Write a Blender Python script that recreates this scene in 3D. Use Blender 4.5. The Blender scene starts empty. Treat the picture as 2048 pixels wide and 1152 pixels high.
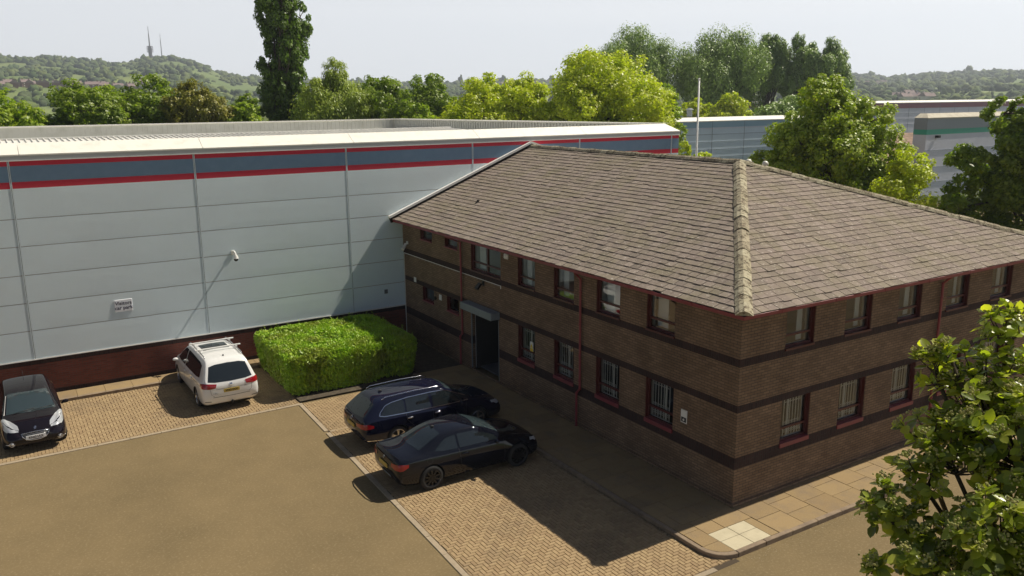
import bpy, bmesh, math, random
import numpy as np
from mathutils import Vector, Matrix
from mathutils.bvhtree import BVHTree
from mathutils import noise as mnoise
R = math.radians
random.seed(7); rng = np.random.default_rng(7)
sc = bpy.context.scene
COL = sc.collection

# ------------------------------------------------------------ camera
cam_d = bpy.data.cameras.new('camera'); cam = bpy.data.objects.new('camera', cam_d); COL.objects.link(cam)
cam_d.sensor_width = 36.0; cam_d.lens = 29.195; cam_d.clip_start = 0.1; cam_d.clip_end = 9000
CAM = Vector((-14.804, -13.225, 10.0))
_r = Vector((0.84500321, -0.53470277, -0.00790653)); _u = Vector((0.12502978, 0.18316892, 0.9750983)); _w = Vector((0.51993954, 0.82494975, -0.2216321))
m = Matrix.Identity(4)
for i in range(3):
    m[i][0] = _r[i]; m[i][1] = _u[i]; m[i][2] = -_w[i]; m[i][3] = CAM[i]
cam.matrix_world = m
sc.camera = cam
# ------------------------------------------------------------ world, sun, exposure
SUN = Vector((0.75, -0.055, 1.0)).normalized()
world = bpy.data.worlds.new('World'); sc.world = world; world.use_nodes = True
wn = world.node_tree.nodes; wl = world.node_tree.links
bg = wn['Background']; sky = wn.new('ShaderNodeTexSky'); sky.sky_type = 'NISHITA'; sky.sun_disc = False
sky.sun_elevation = math.asin(SUN.z); sky.sun_rotation = math.atan2(SUN.x, SUN.y)
sky.air_density = 0.55; sky.dust_density = 0.8; sky.ozone_density = 1.0; sky.altitude = 100
wl.new(sky.outputs[0], bg.inputs[0]); bg.inputs[1].default_value = 0.05
# pale haze low in the sky: whitens the band near the horizon
bg2 = wn.new('ShaderNodeBackground'); bg2.inputs[0].default_value = (.95, .975, 1.0, 1); bg2.inputs[1].default_value = 1.03
wtc = wn.new('ShaderNodeTexCoord'); wsx = wn.new('ShaderNodeSeparateXYZ'); wl.new(wtc.outputs['Generated'], wsx.inputs[0])
wmr = wn.new('ShaderNodeMapRange'); wmr.interpolation_type = 'SMOOTHSTEP'; wmr.inputs[1].default_value = 0.09; wmr.inputs[2].default_value = 0.20; wmr.inputs[3].default_value = 0.97; wmr.inputs[4].default_value = 0.0; wl.new(wsx.outputs[2], wmr.inputs[0])
wmx = wn.new('ShaderNodeMixShader'); wl.new(wmr.outputs[0], wmx.inputs[0]); wl.new(bg.outputs[0], wmx.inputs[1]); wl.new(bg2.outputs[0], wmx.inputs[2]); wl.new(wmx.outputs[0], wn['World Output'].inputs[0])
sl = bpy.data.lights.new('sun', 'SUN'); sl.energy = 5.0; sl.angle = R(0.5); sl.color = (1.0, 0.92, 0.78)
so = bpy.data.objects.new('sun', sl); COL.objects.link(so); so.location = (30, 0, 40)
so.rotation_euler = (-SUN).to_track_quat('-Z', 'Y').to_euler()
sc.view_settings.view_transform = 'Standard'; sc.view_settings.look = 'None'
sc.view_settings.exposure = 0.25; sc.view_settings.gamma = 1.0
sc.render.engine = 'CYCLES'
sc.cycles.max_bounces = 8; sc.cycles.transparent_max_bounces = 12; sc.cycles.volume_bounces = 0
sc.cycles.use_denoising = True

# ------------------------------------------------------------ materials
def _n(t, k, **kw):
    n = t.nodes.new(k)
    for a, b in kw.items(): setattr(n, a, b)
    return n
def mat(name, col, rough=0.8, metal=0.0, spec=0.5, var=None, var2=None, bump=None, island=None, coat=0.0, trans=None, coords='Object'):
    """var/var2: (scale, detail, colour, lo, hi, amount); bump: (scale, strength, distance)."""
    M = bpy.data.materials.new(name); M.use_nodes = True; t = M.node_tree
    b = t.nodes['Principled BSDF']; b.inputs['Roughness'].default_value = rough; b.inputs['Metallic'].default_value = metal
    b.inputs['Specular IOR Level'].default_value = spec; b.inputs['Coat Weight'].default_value = coat; b.inputs['Coat Roughness'].default_value = 0.03
    c = _n(t, 'ShaderNodeRGB'); c.outputs[0].default_value = (*col, 1); cur = c.outputs[0]
    tc = _n(t, 'ShaderNodeTexCoord')
    if island:
        g = _n(t, 'ShaderNodeNewGeometry'); cr = _n(t, 'ShaderNodeValToRGB'); t.links.new(g.outputs['Random Per Island'], cr.inputs[0])
        els = cr.color_ramp.elements
        els[0].color = (*island[0], 1); els[-1].color = (*island[-1], 1)
        for i, q in enumerate(island[1:-1]):
            e = els.new((i + 1) / (len(island) - 1)); e.color = (*q, 1)
        cur = cr.outputs[0]
    for v in (var, var2):
        if v:
            nz = _n(t, 'ShaderNodeTexNoise'); nz.inputs['Scale'].default_value = v[0]; nz.inputs['Detail'].default_value = v[1]; nz.inputs['Roughness'].default_value = 0.65
            t.links.new(tc.outputs[coords], nz.inputs['Vector'])
            mr = _n(t, 'ShaderNodeMapRange'); mr.inputs[1].default_value = v[3]; mr.inputs[2].default_value = v[4]; mr.inputs[4].default_value = v[5] if len(v) > 5 else 1.0
            t.links.new(nz.outputs[0], mr.inputs[0])
            mx = _n(t, 'ShaderNodeMix', data_type='RGBA'); t.links.new(mr.outputs[0], mx.inputs[0]); t.links.new(cur, mx.inputs[6]); mx.inputs[7].default_value = (*v[2], 1)
            cur = mx.outputs[2]
    t.links.new(cur, b.inputs['Base Color'])
    if bump:
        nz = _n(t, 'ShaderNodeTexNoise'); nz.inputs['Scale'].default_value = bump[0]; nz.inputs['Detail'].default_value = 4
        t.links.new(tc.outputs[coords], nz.inputs['Vector'])
        bp = _n(t, 'ShaderNodeBump'); bp.inputs['Strength'].default_value = bump[1]; bp.inputs['Distance'].default_value = bump[2]
        t.links.new(nz.outputs[0], bp.inputs['Height']); t.links.new(bp.outputs[0], b.inputs['Normal'])
    if trans:
        tr = _n(t, 'ShaderNodeBsdfTranslucent'); ms = _n(t, 'ShaderNodeMixShader'); ms.inputs[0].default_value = trans[0]
        mm = _n(t, 'ShaderNodeMix', data_type='RGBA', blend_type='MULTIPLY'); mm.inputs[0].default_value = 1.0
        t.links.new(cur, mm.inputs[6]); mm.inputs[7].default_value = (*trans[1], 1); t.links.new(mm.outputs[2], tr.inputs[0])
        t.links.new(b.outputs[0], ms.inputs[1]); t.links.new(tr.outputs[0], ms.inputs[2]); t.links.new(ms.outputs[0], t.nodes['Material Output'].inputs[0])
    return M
def brick_mat(name, c1, c2, mortar, bw=0.225, bh=0.075, msize=0.010, soldier=False, rough=0.9, stain=None):
    M = bpy.data.materials.new(name); M.use_nodes = True; t = M.node_tree; b = t.nodes['Principled BSDF']
    b.inputs['Roughness'].default_value = rough; b.inputs['Specular IOR Level'].default_value = 0.25
    g = _n(t, 'ShaderNodeNewGeometry'); s = _n(t, 'ShaderNodeSeparateXYZ'); t.links.new(g.outputs['Position'], s.inputs[0])
    ad = _n(t, 'ShaderNodeMath', operation='ADD'); t.links.new(s.outputs[0], ad.inputs[0]); t.links.new(s.outputs[1], ad.inputs[1])
    cb = _n(t, 'ShaderNodeCombineXYZ')
    if soldier:
        t.links.new(s.outputs[2], cb.inputs[0]); t.links.new(ad.outputs[0], cb.inputs[1])
    else:
        t.links.new(ad.outputs[0], cb.inputs[0]); t.links.new(s.outputs[2], cb.inputs[1])
    br = _n(t, 'ShaderNodeTexBrick'); br.inputs['Scale'].default_value = 1.0; br.inputs['Brick Width'].default_value = bw; br.inputs['Row Height'].default_value = bh
    br.inputs['Mortar Size'].default_value = msize; br.inputs['Mortar Smooth'].default_value = 0.2; br.inputs['Color1'].default_value = (*c1, 1); br.inputs['Color2'].default_value = (*c2, 1); br.inputs['Mortar'].default_value = (*mortar, 1)
    br.inputs['Bias'].default_value = -0.1
    t.links.new(cb.outputs[0], br.inputs[0])
    nz = _n(t, 'ShaderNodeTexNoise'); nz.inputs['Scale'].default_value = 1.1; nz.inputs['Detail'].default_value = 6; t.links.new(g.outputs['Position'], nz.inputs['Vector'])
    mr = _n(t, 'ShaderNodeMapRange'); mr.inputs[1].default_value = .35; mr.inputs[2].default_value = .7; mr.inputs[3].default_value = 0.82; mr.inputs[4].default_value = 1.15; t.links.new(nz.outputs[0], mr.inputs[0])
    mx = _n(t, 'ShaderNodeMix', data_type='RGBA', blend_type='MULTIPLY'); mx.inputs[0].default_value = 1; t.links.new(br.outputs[0], mx.inputs[6]); t.links.new(mr.outputs[0], mx.inputs[7])
    t.links.new(mx.outputs[2], b.inputs['Base Color'])
    bp = _n(t, 'ShaderNodeBump'); bp.inputs['Strength'].default_value = .6; bp.inputs['Distance'].default_value = .008; bp.invert = True
    t.links.new(br.outputs[1], bp.inputs['Height']); t.links.new(bp.outputs[0], b.inputs['Normal'])
    return M
def glass_mat(name, tint=(.90, .93, .93), refl=0.08, rough=0.0):
    M = bpy.data.materials.new(name); M.use_nodes = True; t = M.node_tree; t.nodes.remove(t.nodes['Principled BSDF'])
    tr = _n(t, 'ShaderNodeBsdfTransparent'); tr.inputs[0].default_value = (*tint, 1)
    gl = _n(t, 'ShaderNodeBsdfGlossy'); gl.inputs['Roughness'].default_value = rough
    fr = _n(t, 'ShaderNodeFresnel'); fr.inputs[0].default_value = 1.5
    ad = _n(t, 'ShaderNodeMath', operation='ADD'); ad.inputs[1].default_value = refl; t.links.new(fr.outputs[0], ad.inputs[0])
    ms = _n(t, 'ShaderNodeMixShader'); t.links.new(ad.outputs[0], ms.inputs[0]); t.links.new(tr.outputs[0], ms.inputs[1]); t.links.new(gl.outputs[0], ms.inputs[2])
    nz = _n(t, 'ShaderNodeTexNoise'); nz.inputs['Scale'].default_value = 1.3; tc = _n(t, 'ShaderNodeTexCoord'); t.links.new(tc.outputs['Object'], nz.inputs['Vector'])
    bp = _n(t, 'ShaderNodeBump'); bp.inputs['Strength'].default_value = .25; bp.inputs['Distance'].default_value = .01
    t.links.new(nz.outputs[0], bp.inputs['Height']); t.links.new(bp.outputs[0], gl.inputs['Normal'])
    t.links.new(ms.outputs[0], t.nodes['Material Output'].inputs[0]); return M

# ------------------------------------------------------------ object helpers
def thing(name, label, cat, loc=(0, 0, 0), rotz=0, group=None):
    o = bpy.data.objects.new(name, None); COL.objects.link(o); o.location = loc; o.rotation_euler = (0, 0, rotz)
    o.empty_display_size = .2
    o['label'] = label; o['category'] = cat
    if group: o['group'] = group
    return o
def tag(o, label, cat, group=None, kind=None):
    if label: o['label'] = label
    if cat: o['category'] = cat
    if group: o['group'] = group
    if kind: o['kind'] = kind
    return o
def origin_of(p):
    v = Vector((0, 0, 0))
    while p is not None: v += p.location; p = p.parent
    return v
def copy_tree(o, parent=None):
    c = o.copy(); COL.objects.link(c)
    c.parent = parent
    for ch in list(o.children): copy_tree(ch, c)
    return c
def link_mesh(me, name, parent=None):
    o = bpy.data.objects.new(name, me); COL.objects.link(o)
    if parent is not None: o.parent = parent
    return o
class MB:
    def __init__(s): s.v = []; s.f = []; s.m = []
    def add(s, vs, fs, mi=0):
        k = len(s.v); s.v += [tuple(v) for v in vs]; s.f += [tuple(i + k for i in f) for f in fs]; s.m += [mi] * len(fs)
    def quad(s, a, b, c, d, mi=0): s.add([a, b, c, d], [(0, 1, 2, 3)], mi)
    def box(s, x0, y0, z0, x1, y1, z1, mi=0, M=None):
        vs = [Vector((x, y, z)) for z in (z0, z1) for x, y in ((x0, y0), (x1, y0), (x1, y1), (x0, y1))]
        if M is not None: vs = [M @ v for v in vs]
        s.add(vs, [(3, 2, 1, 0), (4, 5, 6, 7), (0, 1, 5, 4), (1, 2, 6, 5), (2, 3, 7, 6), (3, 0, 4, 7)], mi)
    def bbox(s, x0, y0, z0, x1, y1, z1, b=.01, mi=0, M=None):
        """box with chamfered vertical edges and top"""
        ring = [(x0 + b, y0), (x1 - b, y0), (x1, y0 + b), (x1, y1 - b), (x1 - b, y1), (x0 + b, y1), (x0, y1 - b), (x0, y0 + b)]
        cx, cy = (x0 + x1) / 2, (y0 + y1) / 2
        top = [(cx + (x - cx) * (1 - 2 * b / (x1 - x0)), cy + (y - cy) * (1 - 2 * b / (y1 - y0))) for x, y in ring]
        vs = [Vector((x, y, z0)) for x, y in ring] + [Vector((x, y, z1 - b)) for x, y in ring] + [Vector((x, y, z1)) for x, y in top]
        if M is not None: vs = [M @ v for v in vs]
        fs = [tuple(range(7, -1, -1)), tuple(range(16, 24))]
        for k in (0, 8):
            for i in range(8): j = (i + 1) % 8; fs.append((k + i, k + j, k + 8 + j, k + 8 + i))
        s.add(vs, fs, mi)
    def cyl(s, p0, p1, r0, r1=None, n=10, mi=0, caps=True):
        if r1 is None: r1 = r0
        p0 = Vector(p0); p1 = Vector(p1); d = (p1 - p0).normalized(); a = d.orthogonal().normalized(); b = d.cross(a)
        vs = []
        for p, r in ((p0, r0), (p1, r1)):
            for i in range(n): t = 2 * math.pi * i / n; vs.append(p + (a * math.cos(t) + b * math.sin(t)) * r)
        fs = [(i, (i + 1) % n, n + (i + 1) % n, n + i) for i in range(n)]
        if caps: fs += [tuple(range(n - 1, -1, -1)), tuple(range(n, 2 * n))]
        s.add(vs, fs, mi)
    def tube(s, pts, r, n=8, mi=0):
        pts = [Vector(p) for p in pts]; rs = r if isinstance(r, (list, tuple)) else [r] * len(pts)
        vs = []; a = None
        for i, p in enumerate(pts):
            d = (pts[min(i + 1, len(pts) - 1)] - pts[max(i - 1, 0)]).normalized()
            a = d.orthogonal().normalized() if a is None else (a - d * a.dot(d)).normalized()
            b = d.cross(a)
            for k in range(n): t = 2 * math.pi * k / n; vs.append(p + (a * math.cos(t) + b * math.sin(t)) * rs[i])
        fs = []
        for i in range(len(pts) - 1):
            for k in range(n): j = (k + 1) % n; fs.append((i * n + k, i * n + j, (i + 1) * n + j, (i + 1) * n + k))
        fs += [tuple(range(n - 1, -1, -1)), tuple(range((len(pts) - 1) * n, len(pts) * n))]
        s.add(vs, fs, mi)
    def ball(s, c, r, n=10, m=6, mi=0, sc=(1, 1, 1)):
        vs = []; c = Vector(c)
        for j in range(m + 1):
            ph = math.pi * j / m
            for i in range(n): t = 2 * math.pi * i / n; vs.append(c + Vector((math.sin(ph) * math.cos(t) * r * sc[0], math.sin(ph) * math.sin(t) * r * sc[1], math.cos(ph) * r * sc[2])))
        fs = []
        for j in range(m):
            for i in range(n): k = (i + 1) % n; fs.append((j * n + i, (j + 1) * n + i, (j + 1) * n + k, j * n + k))
        s.add(vs, fs, mi)
    def build(s, name, mats, parent=None, smooth=False, local=False, auto=None):
        if not isinstance(mats, (list, tuple)): mats = [mats]
        off = Vector((0, 0, 0)) if (local or parent is None) else origin_of(parent)
        me = bpy.data.meshes.new(name); me.from_pydata([(v[0] - off[0], v[1] - off[1], v[2] - off[2]) for v in s.v], [], s.f)
        for q in mats: me.materials.append(q)
        me.polygons.foreach_set('material_index', s.m)
        if smooth: me.polygons.foreach_set('use_smooth', [True] * len(s.f))
        me.update()
        return link_mesh(me, name, parent)
def np_mesh(name, V, F, mats, parent=None, mi=None, smooth=False, world=True):
    """V (n,3), F (k,m) all the same arity"""
    V = np.asarray(V, np.float32)
    if parent is not None and world: V = V - np.array(origin_of(parent), np.float32)
    me = bpy.data.meshes.new(name); k, a = F.shape
    me.vertices.add(len(V)); me.vertices.foreach_set('co', V.ravel())
    me.loops.add(k * a); me.loops.foreach_set('vertex_index', F.astype(np.int32).ravel())
    me.polygons.add(k); me.polygons.foreach_set('loop_start', np.arange(k, dtype=np.int32) * a)
    me.update(calc_edges=True)
    for q in (mats if isinstance(mats, (list, tuple)) else [mats]): me.materials.append(q)
    if mi is not None: me.polygons.foreach_set('material_index', mi.astype(np.int32))
    if smooth: me.polygons.foreach_set('use_smooth', np.ones(k, bool))
    return link_mesh(me, name, parent)
def text_mesh(name, body, size, M, mt, parent=None, extrude=0.002, bold=0.0, xs=1.0, align='CENTER', space=1.0):
    cu = bpy.data.curves.new(name, 'FONT'); cu.body = body; cu.size = size; cu.align_x = align; cu.align_y = 'CENTER'; cu.extrude = extrude; cu.offset = bold; cu.space_character = space; cu.space_line = 0.95; cu.resolution_u = 3
    o = bpy.data.objects.new(name, cu); COL.objects.link(o)
    dg = bpy.context.evaluated_depsgraph_get(); me = bpy.data.meshes.new_from_object(o.evaluated_get(dg))
    bpy.data.objects.remove(o); bpy.data.curves.remove(cu)
    me.transform(M @ Matrix.Diagonal((xs, 1, 1, 1))); me.materials.clear(); me.materials.append(mt); me.name = name
    return link_mesh(me, name, parent)
def frame_matrix(o, x, y):
    """matrix whose local x,y axes lie along x,y at o"""
    x = Vector(x).normalized(); y = Vector(y); y = (y - x * y.dot(x)).normalized(); z = x.cross(y)
    M = Matrix.Identity(4)
    for i in range(3): M[i][0] = x[i]; M[i][1] = y[i]; M[i][2] = z[i]; M[i][3] = o[i]
    return M

# ------------------------------------------------------------ palette
M_red = mat('maroon_paint', (.22, .030, .040), .4, var=(3, 4, (.28, .07, .075), .4, .75, .6))
M_frame = mat('dark_red_frame', (.085, .018, .017), .35)
M_sill = mat('red_sill', (.23, .045, .055), .5, var=(2, 4, (.16, .05, .05), .4, .8, .8))
M_brick = brick_mat('brown_brick', (.25, .165, .103), (.175, .115, .072), (.115, .085, .062), msize=.011)
M_brick_d = brick_mat('dark_soldier_brick', (.055, .030, .027), (.035, .022, .022), (.05, .04, .035), soldier=True, bw=.21, bh=.078)
M_brick_r = brick_mat('red_brick', (.20, .062, .045), (.14, .045, .036), (.13, .08, .06))
M_plaster = mat('white_plaster', (.75, .76, .75), .9)
M_white = mat('white_metal', (.78, .77, .73), .45, var=(6, 5, (.5, .5, .46), .55, .8, .6))
M_grille = mat('white_grille', (.8, .8, .78), .4)
M_glass = glass_mat('window_glass')
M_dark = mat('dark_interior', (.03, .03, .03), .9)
M_carpet = mat('grey_carpet', (.10, .10, .105), .95)
M_black = mat('black_plastic', (.012, .012, .013), .45)
M_grey = mat('grey_metal', (.22, .25, .27), .45, var=(2, 4, (.15, .17, .18), .45, .75, .6))
# ------------------------------------------------------------ ground
M_asph = mat('tan_asphalt', (.198, .146, .074), .95, spec=.2, var=(0.35, 6, (.158, .118, .060), .38, .66, 1.0), var2=(17, 6, (.33, .26, .155), .52, .72, .6), bump=(140, .55, .01))
M_grass = mat('far_grass', (.055, .075, .025), .95, var=(.02, 6, (.075, .065, .035), .4, .65, 1.0))
g = MB(); g.quad((-60, -45, -.12), (62, -45, -.12), (62, 48, -.12), (-60, 48, -.12)); tag(g.build('car_park', M_asph), None, None, kind='structure')
# terrain: one sheet, flat round the estate, rising into the hills
RIDGE = [(94, 96), (89, 93), (86, 93), (84, 90), (82, 82), (80.5, 96), (79.5, 97), (78, 88), (76.5, 66), (75, 57), (71, 50), (66, 44), (60, 43), (55, 47), (50, 44), (44, 46), (37, 54), (34, 44), (31, 50), (27, 52), (15, 56), (0, 50)]
RD = {'r0': 520.0}
def ridge(az):
    az = (az + 180) % 360 - 180
    ks = sorted(RIDGE)
    if az <= ks[0][0]: return ks[0][1]
    if az >= ks[-1][0]: return ks[-1][1]
    for (a, h), (b, k) in zip(ks, ks[1:]):
        if a <= az <= b:
            t = (az - a) / (b - a); t = t * t * (3 - 2 * t); return h + (k - h) * t
R1 = 1900.0
def terrain(x, y):
    dx, dy = x - CAM.x, y - CAM.y; r = math.hypot(dx, dy); az = math.degrees(math.atan2(dy, dx))
    s = min(1.0, max(0.0, (r - RD['r0']) / (R1 - RD['r0'])))
    h = ridge(az) * (s ** 1.25)
    h += mnoise.noise(Vector((x / 170, y / 170, 0))) * 14 * s * (1 - s) * 2
    if r > R1: h -= (r - R1) * .05
    return h - .2
rs = [0.0, 60, 150, 300, 450] + [520 + i * 46 for i in range(31)] + [2100, 2500]
NA = 200; V = []; 
for r in rs:
    for i in range(NA):
        az = R(-150 + i * 360.0 / NA) if False else R(i * 360.0 / NA)
        x, y = CAM.x + r * math.cos(az), CAM.y + r * math.sin(az); V.append((x, y, terrain(x, y)))
F = []
for j in range(len(rs) - 1):
    for i in range(NA):
        k = (i + 1) % NA; F.append((j * NA + i, j * NA + k, (j + 1) * NA + k, (j + 1) * NA + i))
M_hill = mat('hill_meadow', (.14, .20, .05), .95, var=(.006, 6, (.22, .27, .07), .42, .6, 1.0), var2=(.05, 4, (.05, .07, .03), .5, .7, .6))
tag(np_mesh('hills', np.array(V), np.array(F), M_hill, smooth=True), None, None, kind='structure')
# (estate grass verges between buildings)
g = MB(); g.quad((-400, 48, -.13), (430, 48, -.13), (430, 430, -.13), (-400, 430, -.13)); g.quad((62, -200, -.13), (430, -200, -.13), (430, 48, -.13), (62, 48, -.13))
tag(g.build('estate_ground', M_grass), None, None, kind='structure')

# block paving: every block its own raised face in one sheet
M_joint = mat('paving_joint', (.06, .042, .024), .95)
M_block = mat('paving_block', (.3, .2, .1), .9, spec=.2, island=[(.31, .22, .12), (.345, .25, .138), (.28, .195, .108), (.37, .27, .148), (.315, .222, .122)], var=(.6, 5, (.16, .12, .08), .5, .72, .6), var2=(45, 3, (.44, .34, .22), .55, .8, .5), bump=(120, .4, .006))
M_edge = mat('concrete_edging', (.36, .29, .20), .9, spec=.2, var=(5, 5, (.26, .21, .15), .4, .7, .8), bump=(80, .4, .006))
def block_bay(name, inside, x0, y0, x1, y1, base):
    mb = MB(); mb.add(base, [tuple(range(len(base)))], 1)
    L, Wd, gp, ch = .2, .1, .006, .007
    def put(ax, ay, bx, by):
        lx, hx, ly, hy = inside((ay + by) / 2)
        ax, bx, ay, by = max(ax, lx), min(bx, hx), max(ay, ly), min(by, hy)
        if bx - ax < .03 or by - ay < .03: return
        z1 = -.098 + random.uniform(-.0025, .0025); z0 = -.116; tx, ty = random.uniform(-.0015, .0015), random.uniform(-.0015, .0015)
        p = [(ax + gp / 2, ay + gp / 2), (bx - gp / 2, ay + gp / 2), (bx - gp / 2, by - gp / 2), (ax + gp / 2, by - gp / 2)]
        q = [(ax + gp / 2 + ch, ay + gp / 2 + ch), (bx - gp / 2 - ch, ay + gp / 2 + ch), (bx - gp / 2 - ch, by - gp / 2 - ch), (ax + gp / 2 + ch, by - gp / 2 - ch)]
        vs = [(x, y, z0) for x, y in p] + [(x, y, z1 + tx * (i % 2) + ty * (i // 2)) for i, (x, y) in enumerate(q)]
        mb.add(vs, [(4, 5, 6, 7), (0, 1, 5, 4), (1, 2, 6, 5), (2, 3, 7, 6), (3, 0, 4, 7)], 0)
    # 90 degree herringbone on a Wd grid
    nx = int((x1 - x0) / Wd) + 6; ny = int((y1 - y0) / Wd) + 6
    for j in range(-2, ny):
        for i in range(-2, nx):
            k = (i - j) % 4
            if k == 0: put(x0 + i * Wd, y0 + j * Wd, x0 + (i + 2) * Wd, y0 + (j + 1) * Wd)
            if k == 3: put(x0 + i * Wd, y0 + (j - 1) * Wd + Wd, x0 + (i + 1) * Wd, y0 + (j + 2) * Wd)
    return tag(mb.build(name, [M_block, M_joint]), None, None, kind='structure')
KY = 18.07     # kerb line in front of the warehouse
def xe(y): return -7.04 + (y - 1.1) * .032      # left edge of the long bay
def in_a(y): return (xe(y) + .075, -2.145 if y > -1.0 else -1.6, -1.62, 13.32)
def in_b(y): return (-21, -6.62, 13.42, KY - .002)
block_bay('block_paving', in_a, -7.3, -1.8, -1.6, 13.25, [(-7.2, -1.75, -.1165), (-1.6, -1.75, -.1165), (-1.6, 13.3, -.1165), (-6.6, 13.3, -.1165)])
block_bay('block_paving', in_b, -20, 13.4, -6.7, KY, [(-20.2, 13.35, -.1165), (-6.6, 13.35, -.1165), (-6.6, KY, -.1165), (-20.2, KY, -.1165)])
e = MB()
def edge_run(p, q, w=.14, z1=-.096, seg=.9):
    p = Vector((*p, 0)); q = Vector((*q, 0)); L = (q - p).length; d = (q - p) / L; n = Vector((-d.y, d.x, 0)); k = max(1, round(L / seg))
    for i in range(k):
        a = p + d * (L * i / k + .004); b = p + d * (L * (i + 1) / k - .004)
        o = random.uniform(-.004, .004); z = z1 + random.uniform(-.002, .002)
        M = frame_matrix(a + n * o, d, n); e.bbox(0, -w / 2, -.2, (b - a).length, w / 2, z, .006, M=M)
edge_run((xe(13.1) + .0, 13.25), (xe(10.5), 10.55)); edge_run((xe(10.4), 10.4), (xe(-1.6), -1.6))
edge_run((xe(10.5) + .08, 10.47), (-2.2, 10.47), w=.08)
edge_run((xe(13.3) + .07, 13.34), (-20.2, 13.34)); edge_run((xe(-1.6) - .07, -1.69), (-2.3, -1.69))
tag(e.build('edging_strip', M_edge), None, None, kind='structure')

# pavements with slabs and kerbs
M_slab = mat('paving_slab', (.33, .25, .165), .9, spec=.2, island=[(.27, .190, .095), (.31, .220, .112), (.285, .205, .104), (.245, .172, .088)], var=(1.3, 6, (.19, .145, .10), .48, .72, .7), var2=(35, 3, (.45, .38, .27), .55, .8, .5), bump=(60, .35, .006))
M_slab_n = mat('new_slab', (.50, .44, .30), .85, var=(3, 5, (.38, .33, .22), .45, .75, .7))
M_kerb = mat('concrete_kerb', (.27, .205, .14), .9, spec=.2, var=(4, 5, (.16, .12, .09), .42, .7, .8), bump=(70, .4, .006))
def arc_corner():
    return [(-2.14 + .62 - .62 * math.cos(t), -1.62 + .62 - .62 * math.sin(t)) for t in [math.pi / 2 * k / 7 for k in range(8)]]
outer = [(-2.14, 13.9)] + arc_corner() + [(30, -1.78)]
pv = MB()
base = outer + [(30, -.02), (-.02, -.02), (-.02, 13.9)]
pv.add([(x, y, -.02) for x, y in base], [tuple(range(len(base)))], 1)
def slab(x0, y0, x1, y1, mi=0, dz=0):
    pv.bbox(x0 + .005, y0 + .005, -.1, x1 - .005, y1 - .005, dz + random.uniform(-.003, .003), .005, mi)
for j in range(24):                       # along facade A
    y = 13.8 - j * .6
    xs = [-2.0, -1.35, -.70, -.05] if j % 2 else [-2.0, -1.7, -1.03, -.37, -.05]
    if y - .6 < -.35: break
    for a, b in zip(xs, xs[1:]): slab(a, y - .6, b, y)
for i in range(36):                       # along facade B
    x = -.0 + i * .86 - .02
    ys = [-1.62, -1.0, -.42, -.02] if i % 2 else [-1.62, -.80, -.02]
    for a, b in zip(ys, ys[1:]): slab(x, a, x + .86, b)
slab(-2.0, -.36, -1.5, .05 - .05); slab(-1.5, -.65, -.94, -.0); slab(-.94, -.65, -.02, -.0)
slab(-2.0, -1.0, -1.5, -.36); pv.add([(x_, y_, -.001) for x_, y_ in ((-2.0, -1.005), (-1.99, -1.1), (-1.93, -1.24), (-1.83, -1.36), (-1.68, -1.45), (-1.505, -1.49), (-1.505, -1.005))], [tuple(range(7))], 0)
slab(-1.5, -1.05, -.88, -.65, 2); slab(-.88, -1.05, -.3, -.65, 2); slab(-1.5, -1.5, -.88, -1.05, 2); slab(-.88, -1.5, -.3, -1.05, 2); slab(-.3, -1.5, -.03, -.65)
tag(pv.build('pavement', [M_slab, M_joint, M_slab_n]), None, None, kind='structure')
kb = MB()
def kerb_path(path, w=.125, z1=.004, seg=.92):
    L = 0; pts = [Vector((*p, 0)) for p in path]
    for a, b in zip(pts, pts[1:]):
        L = (b - a).length; d = (b - a) / L; n = Vector((-d.y, d.x, 0)); k = max(1, round(L / seg))
        for i in range(k):
            p = a + d * (L * i / k + .003); M = frame_matrix(p, d, n); z = z1 + random.uniform(-.003, .003)
            ww = L / k - .006; kb.bbox(0, 0, -.2, ww, w, z, .012, M=M)
kp = [(-2.14, 13.9), (-2.14, -1.0)]
kerb_path(kp)
ac = arc_corner(); vs = []
ri = .62 - .125; cx, cy = -2.14 + .62, -1.62 + .62
for t in [math.pi / 2 * k / 10 for k in range(11)]:
    o = (cx - .62 * math.cos(t), cy - .62 * math.sin(t)); o2 = (cx - .608 * math.cos(t), cy - .608 * math.sin(t)); i_ = (cx - ri * math.cos(t), cy - ri * math.sin(t))
    vs += [(*o, -.2), (*o, -.008), (*o2, .004), (*i_, .004), (*i_, -.05)]
fs = [(5 * k + q, 5 * k + q + 1, 5 * k + 6 + q, 5 * k + 5 + q) for k in range(10) for q in range(4)]
kb.add(vs, fs)
kerb_path([(-1.5, -1.62), (3, -1.66), (30, -1.86)])
kerb_path([(-6.75, KY), (-20.2, KY)], w=-.125)
tag(kb.build('kerb', M_kerb), None, None, kind='structure')
pw = MB(); pw.add([(x, y, -.02) for x, y in ((-20.2, KY + .1), (-6.0, KY + .1), (-6.0, 19.05), (-20.2, 19.05))], [(0, 1, 2, 3)], 1)
x = -20.2
while x < -6.3:
    w = .9; pw.bbox(x + .004, KY + .13, -.1, x + w - .004, 19.0, random.uniform(-.003, .003), .005, 0); x += w
tag(pw.build('pavement', [M_slab, M_joint]), None, None, kind='structure')
M_soil = mat('soil_bed', (.06, .045, .03), .95, var=(5, 5, (.10, .08, .05), .4, .7, 1.0), bump=(15, .8, .05))
sb = MB(); sb.add([(-6.62, 13.45, -.05), (-1.9, 13.45, -.05), (-1.9, 19.0, -.05), (-6.62, 19.0, -.05)], [(0, 1, 2, 3)]); sb.add([(-1.9, 13.85, -.015), (-.02, 13.85, -.015), (-.02, 19.0, -.015), (-1.9, 19.0, -.015)], [(0, 1, 2, 3)])
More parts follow.
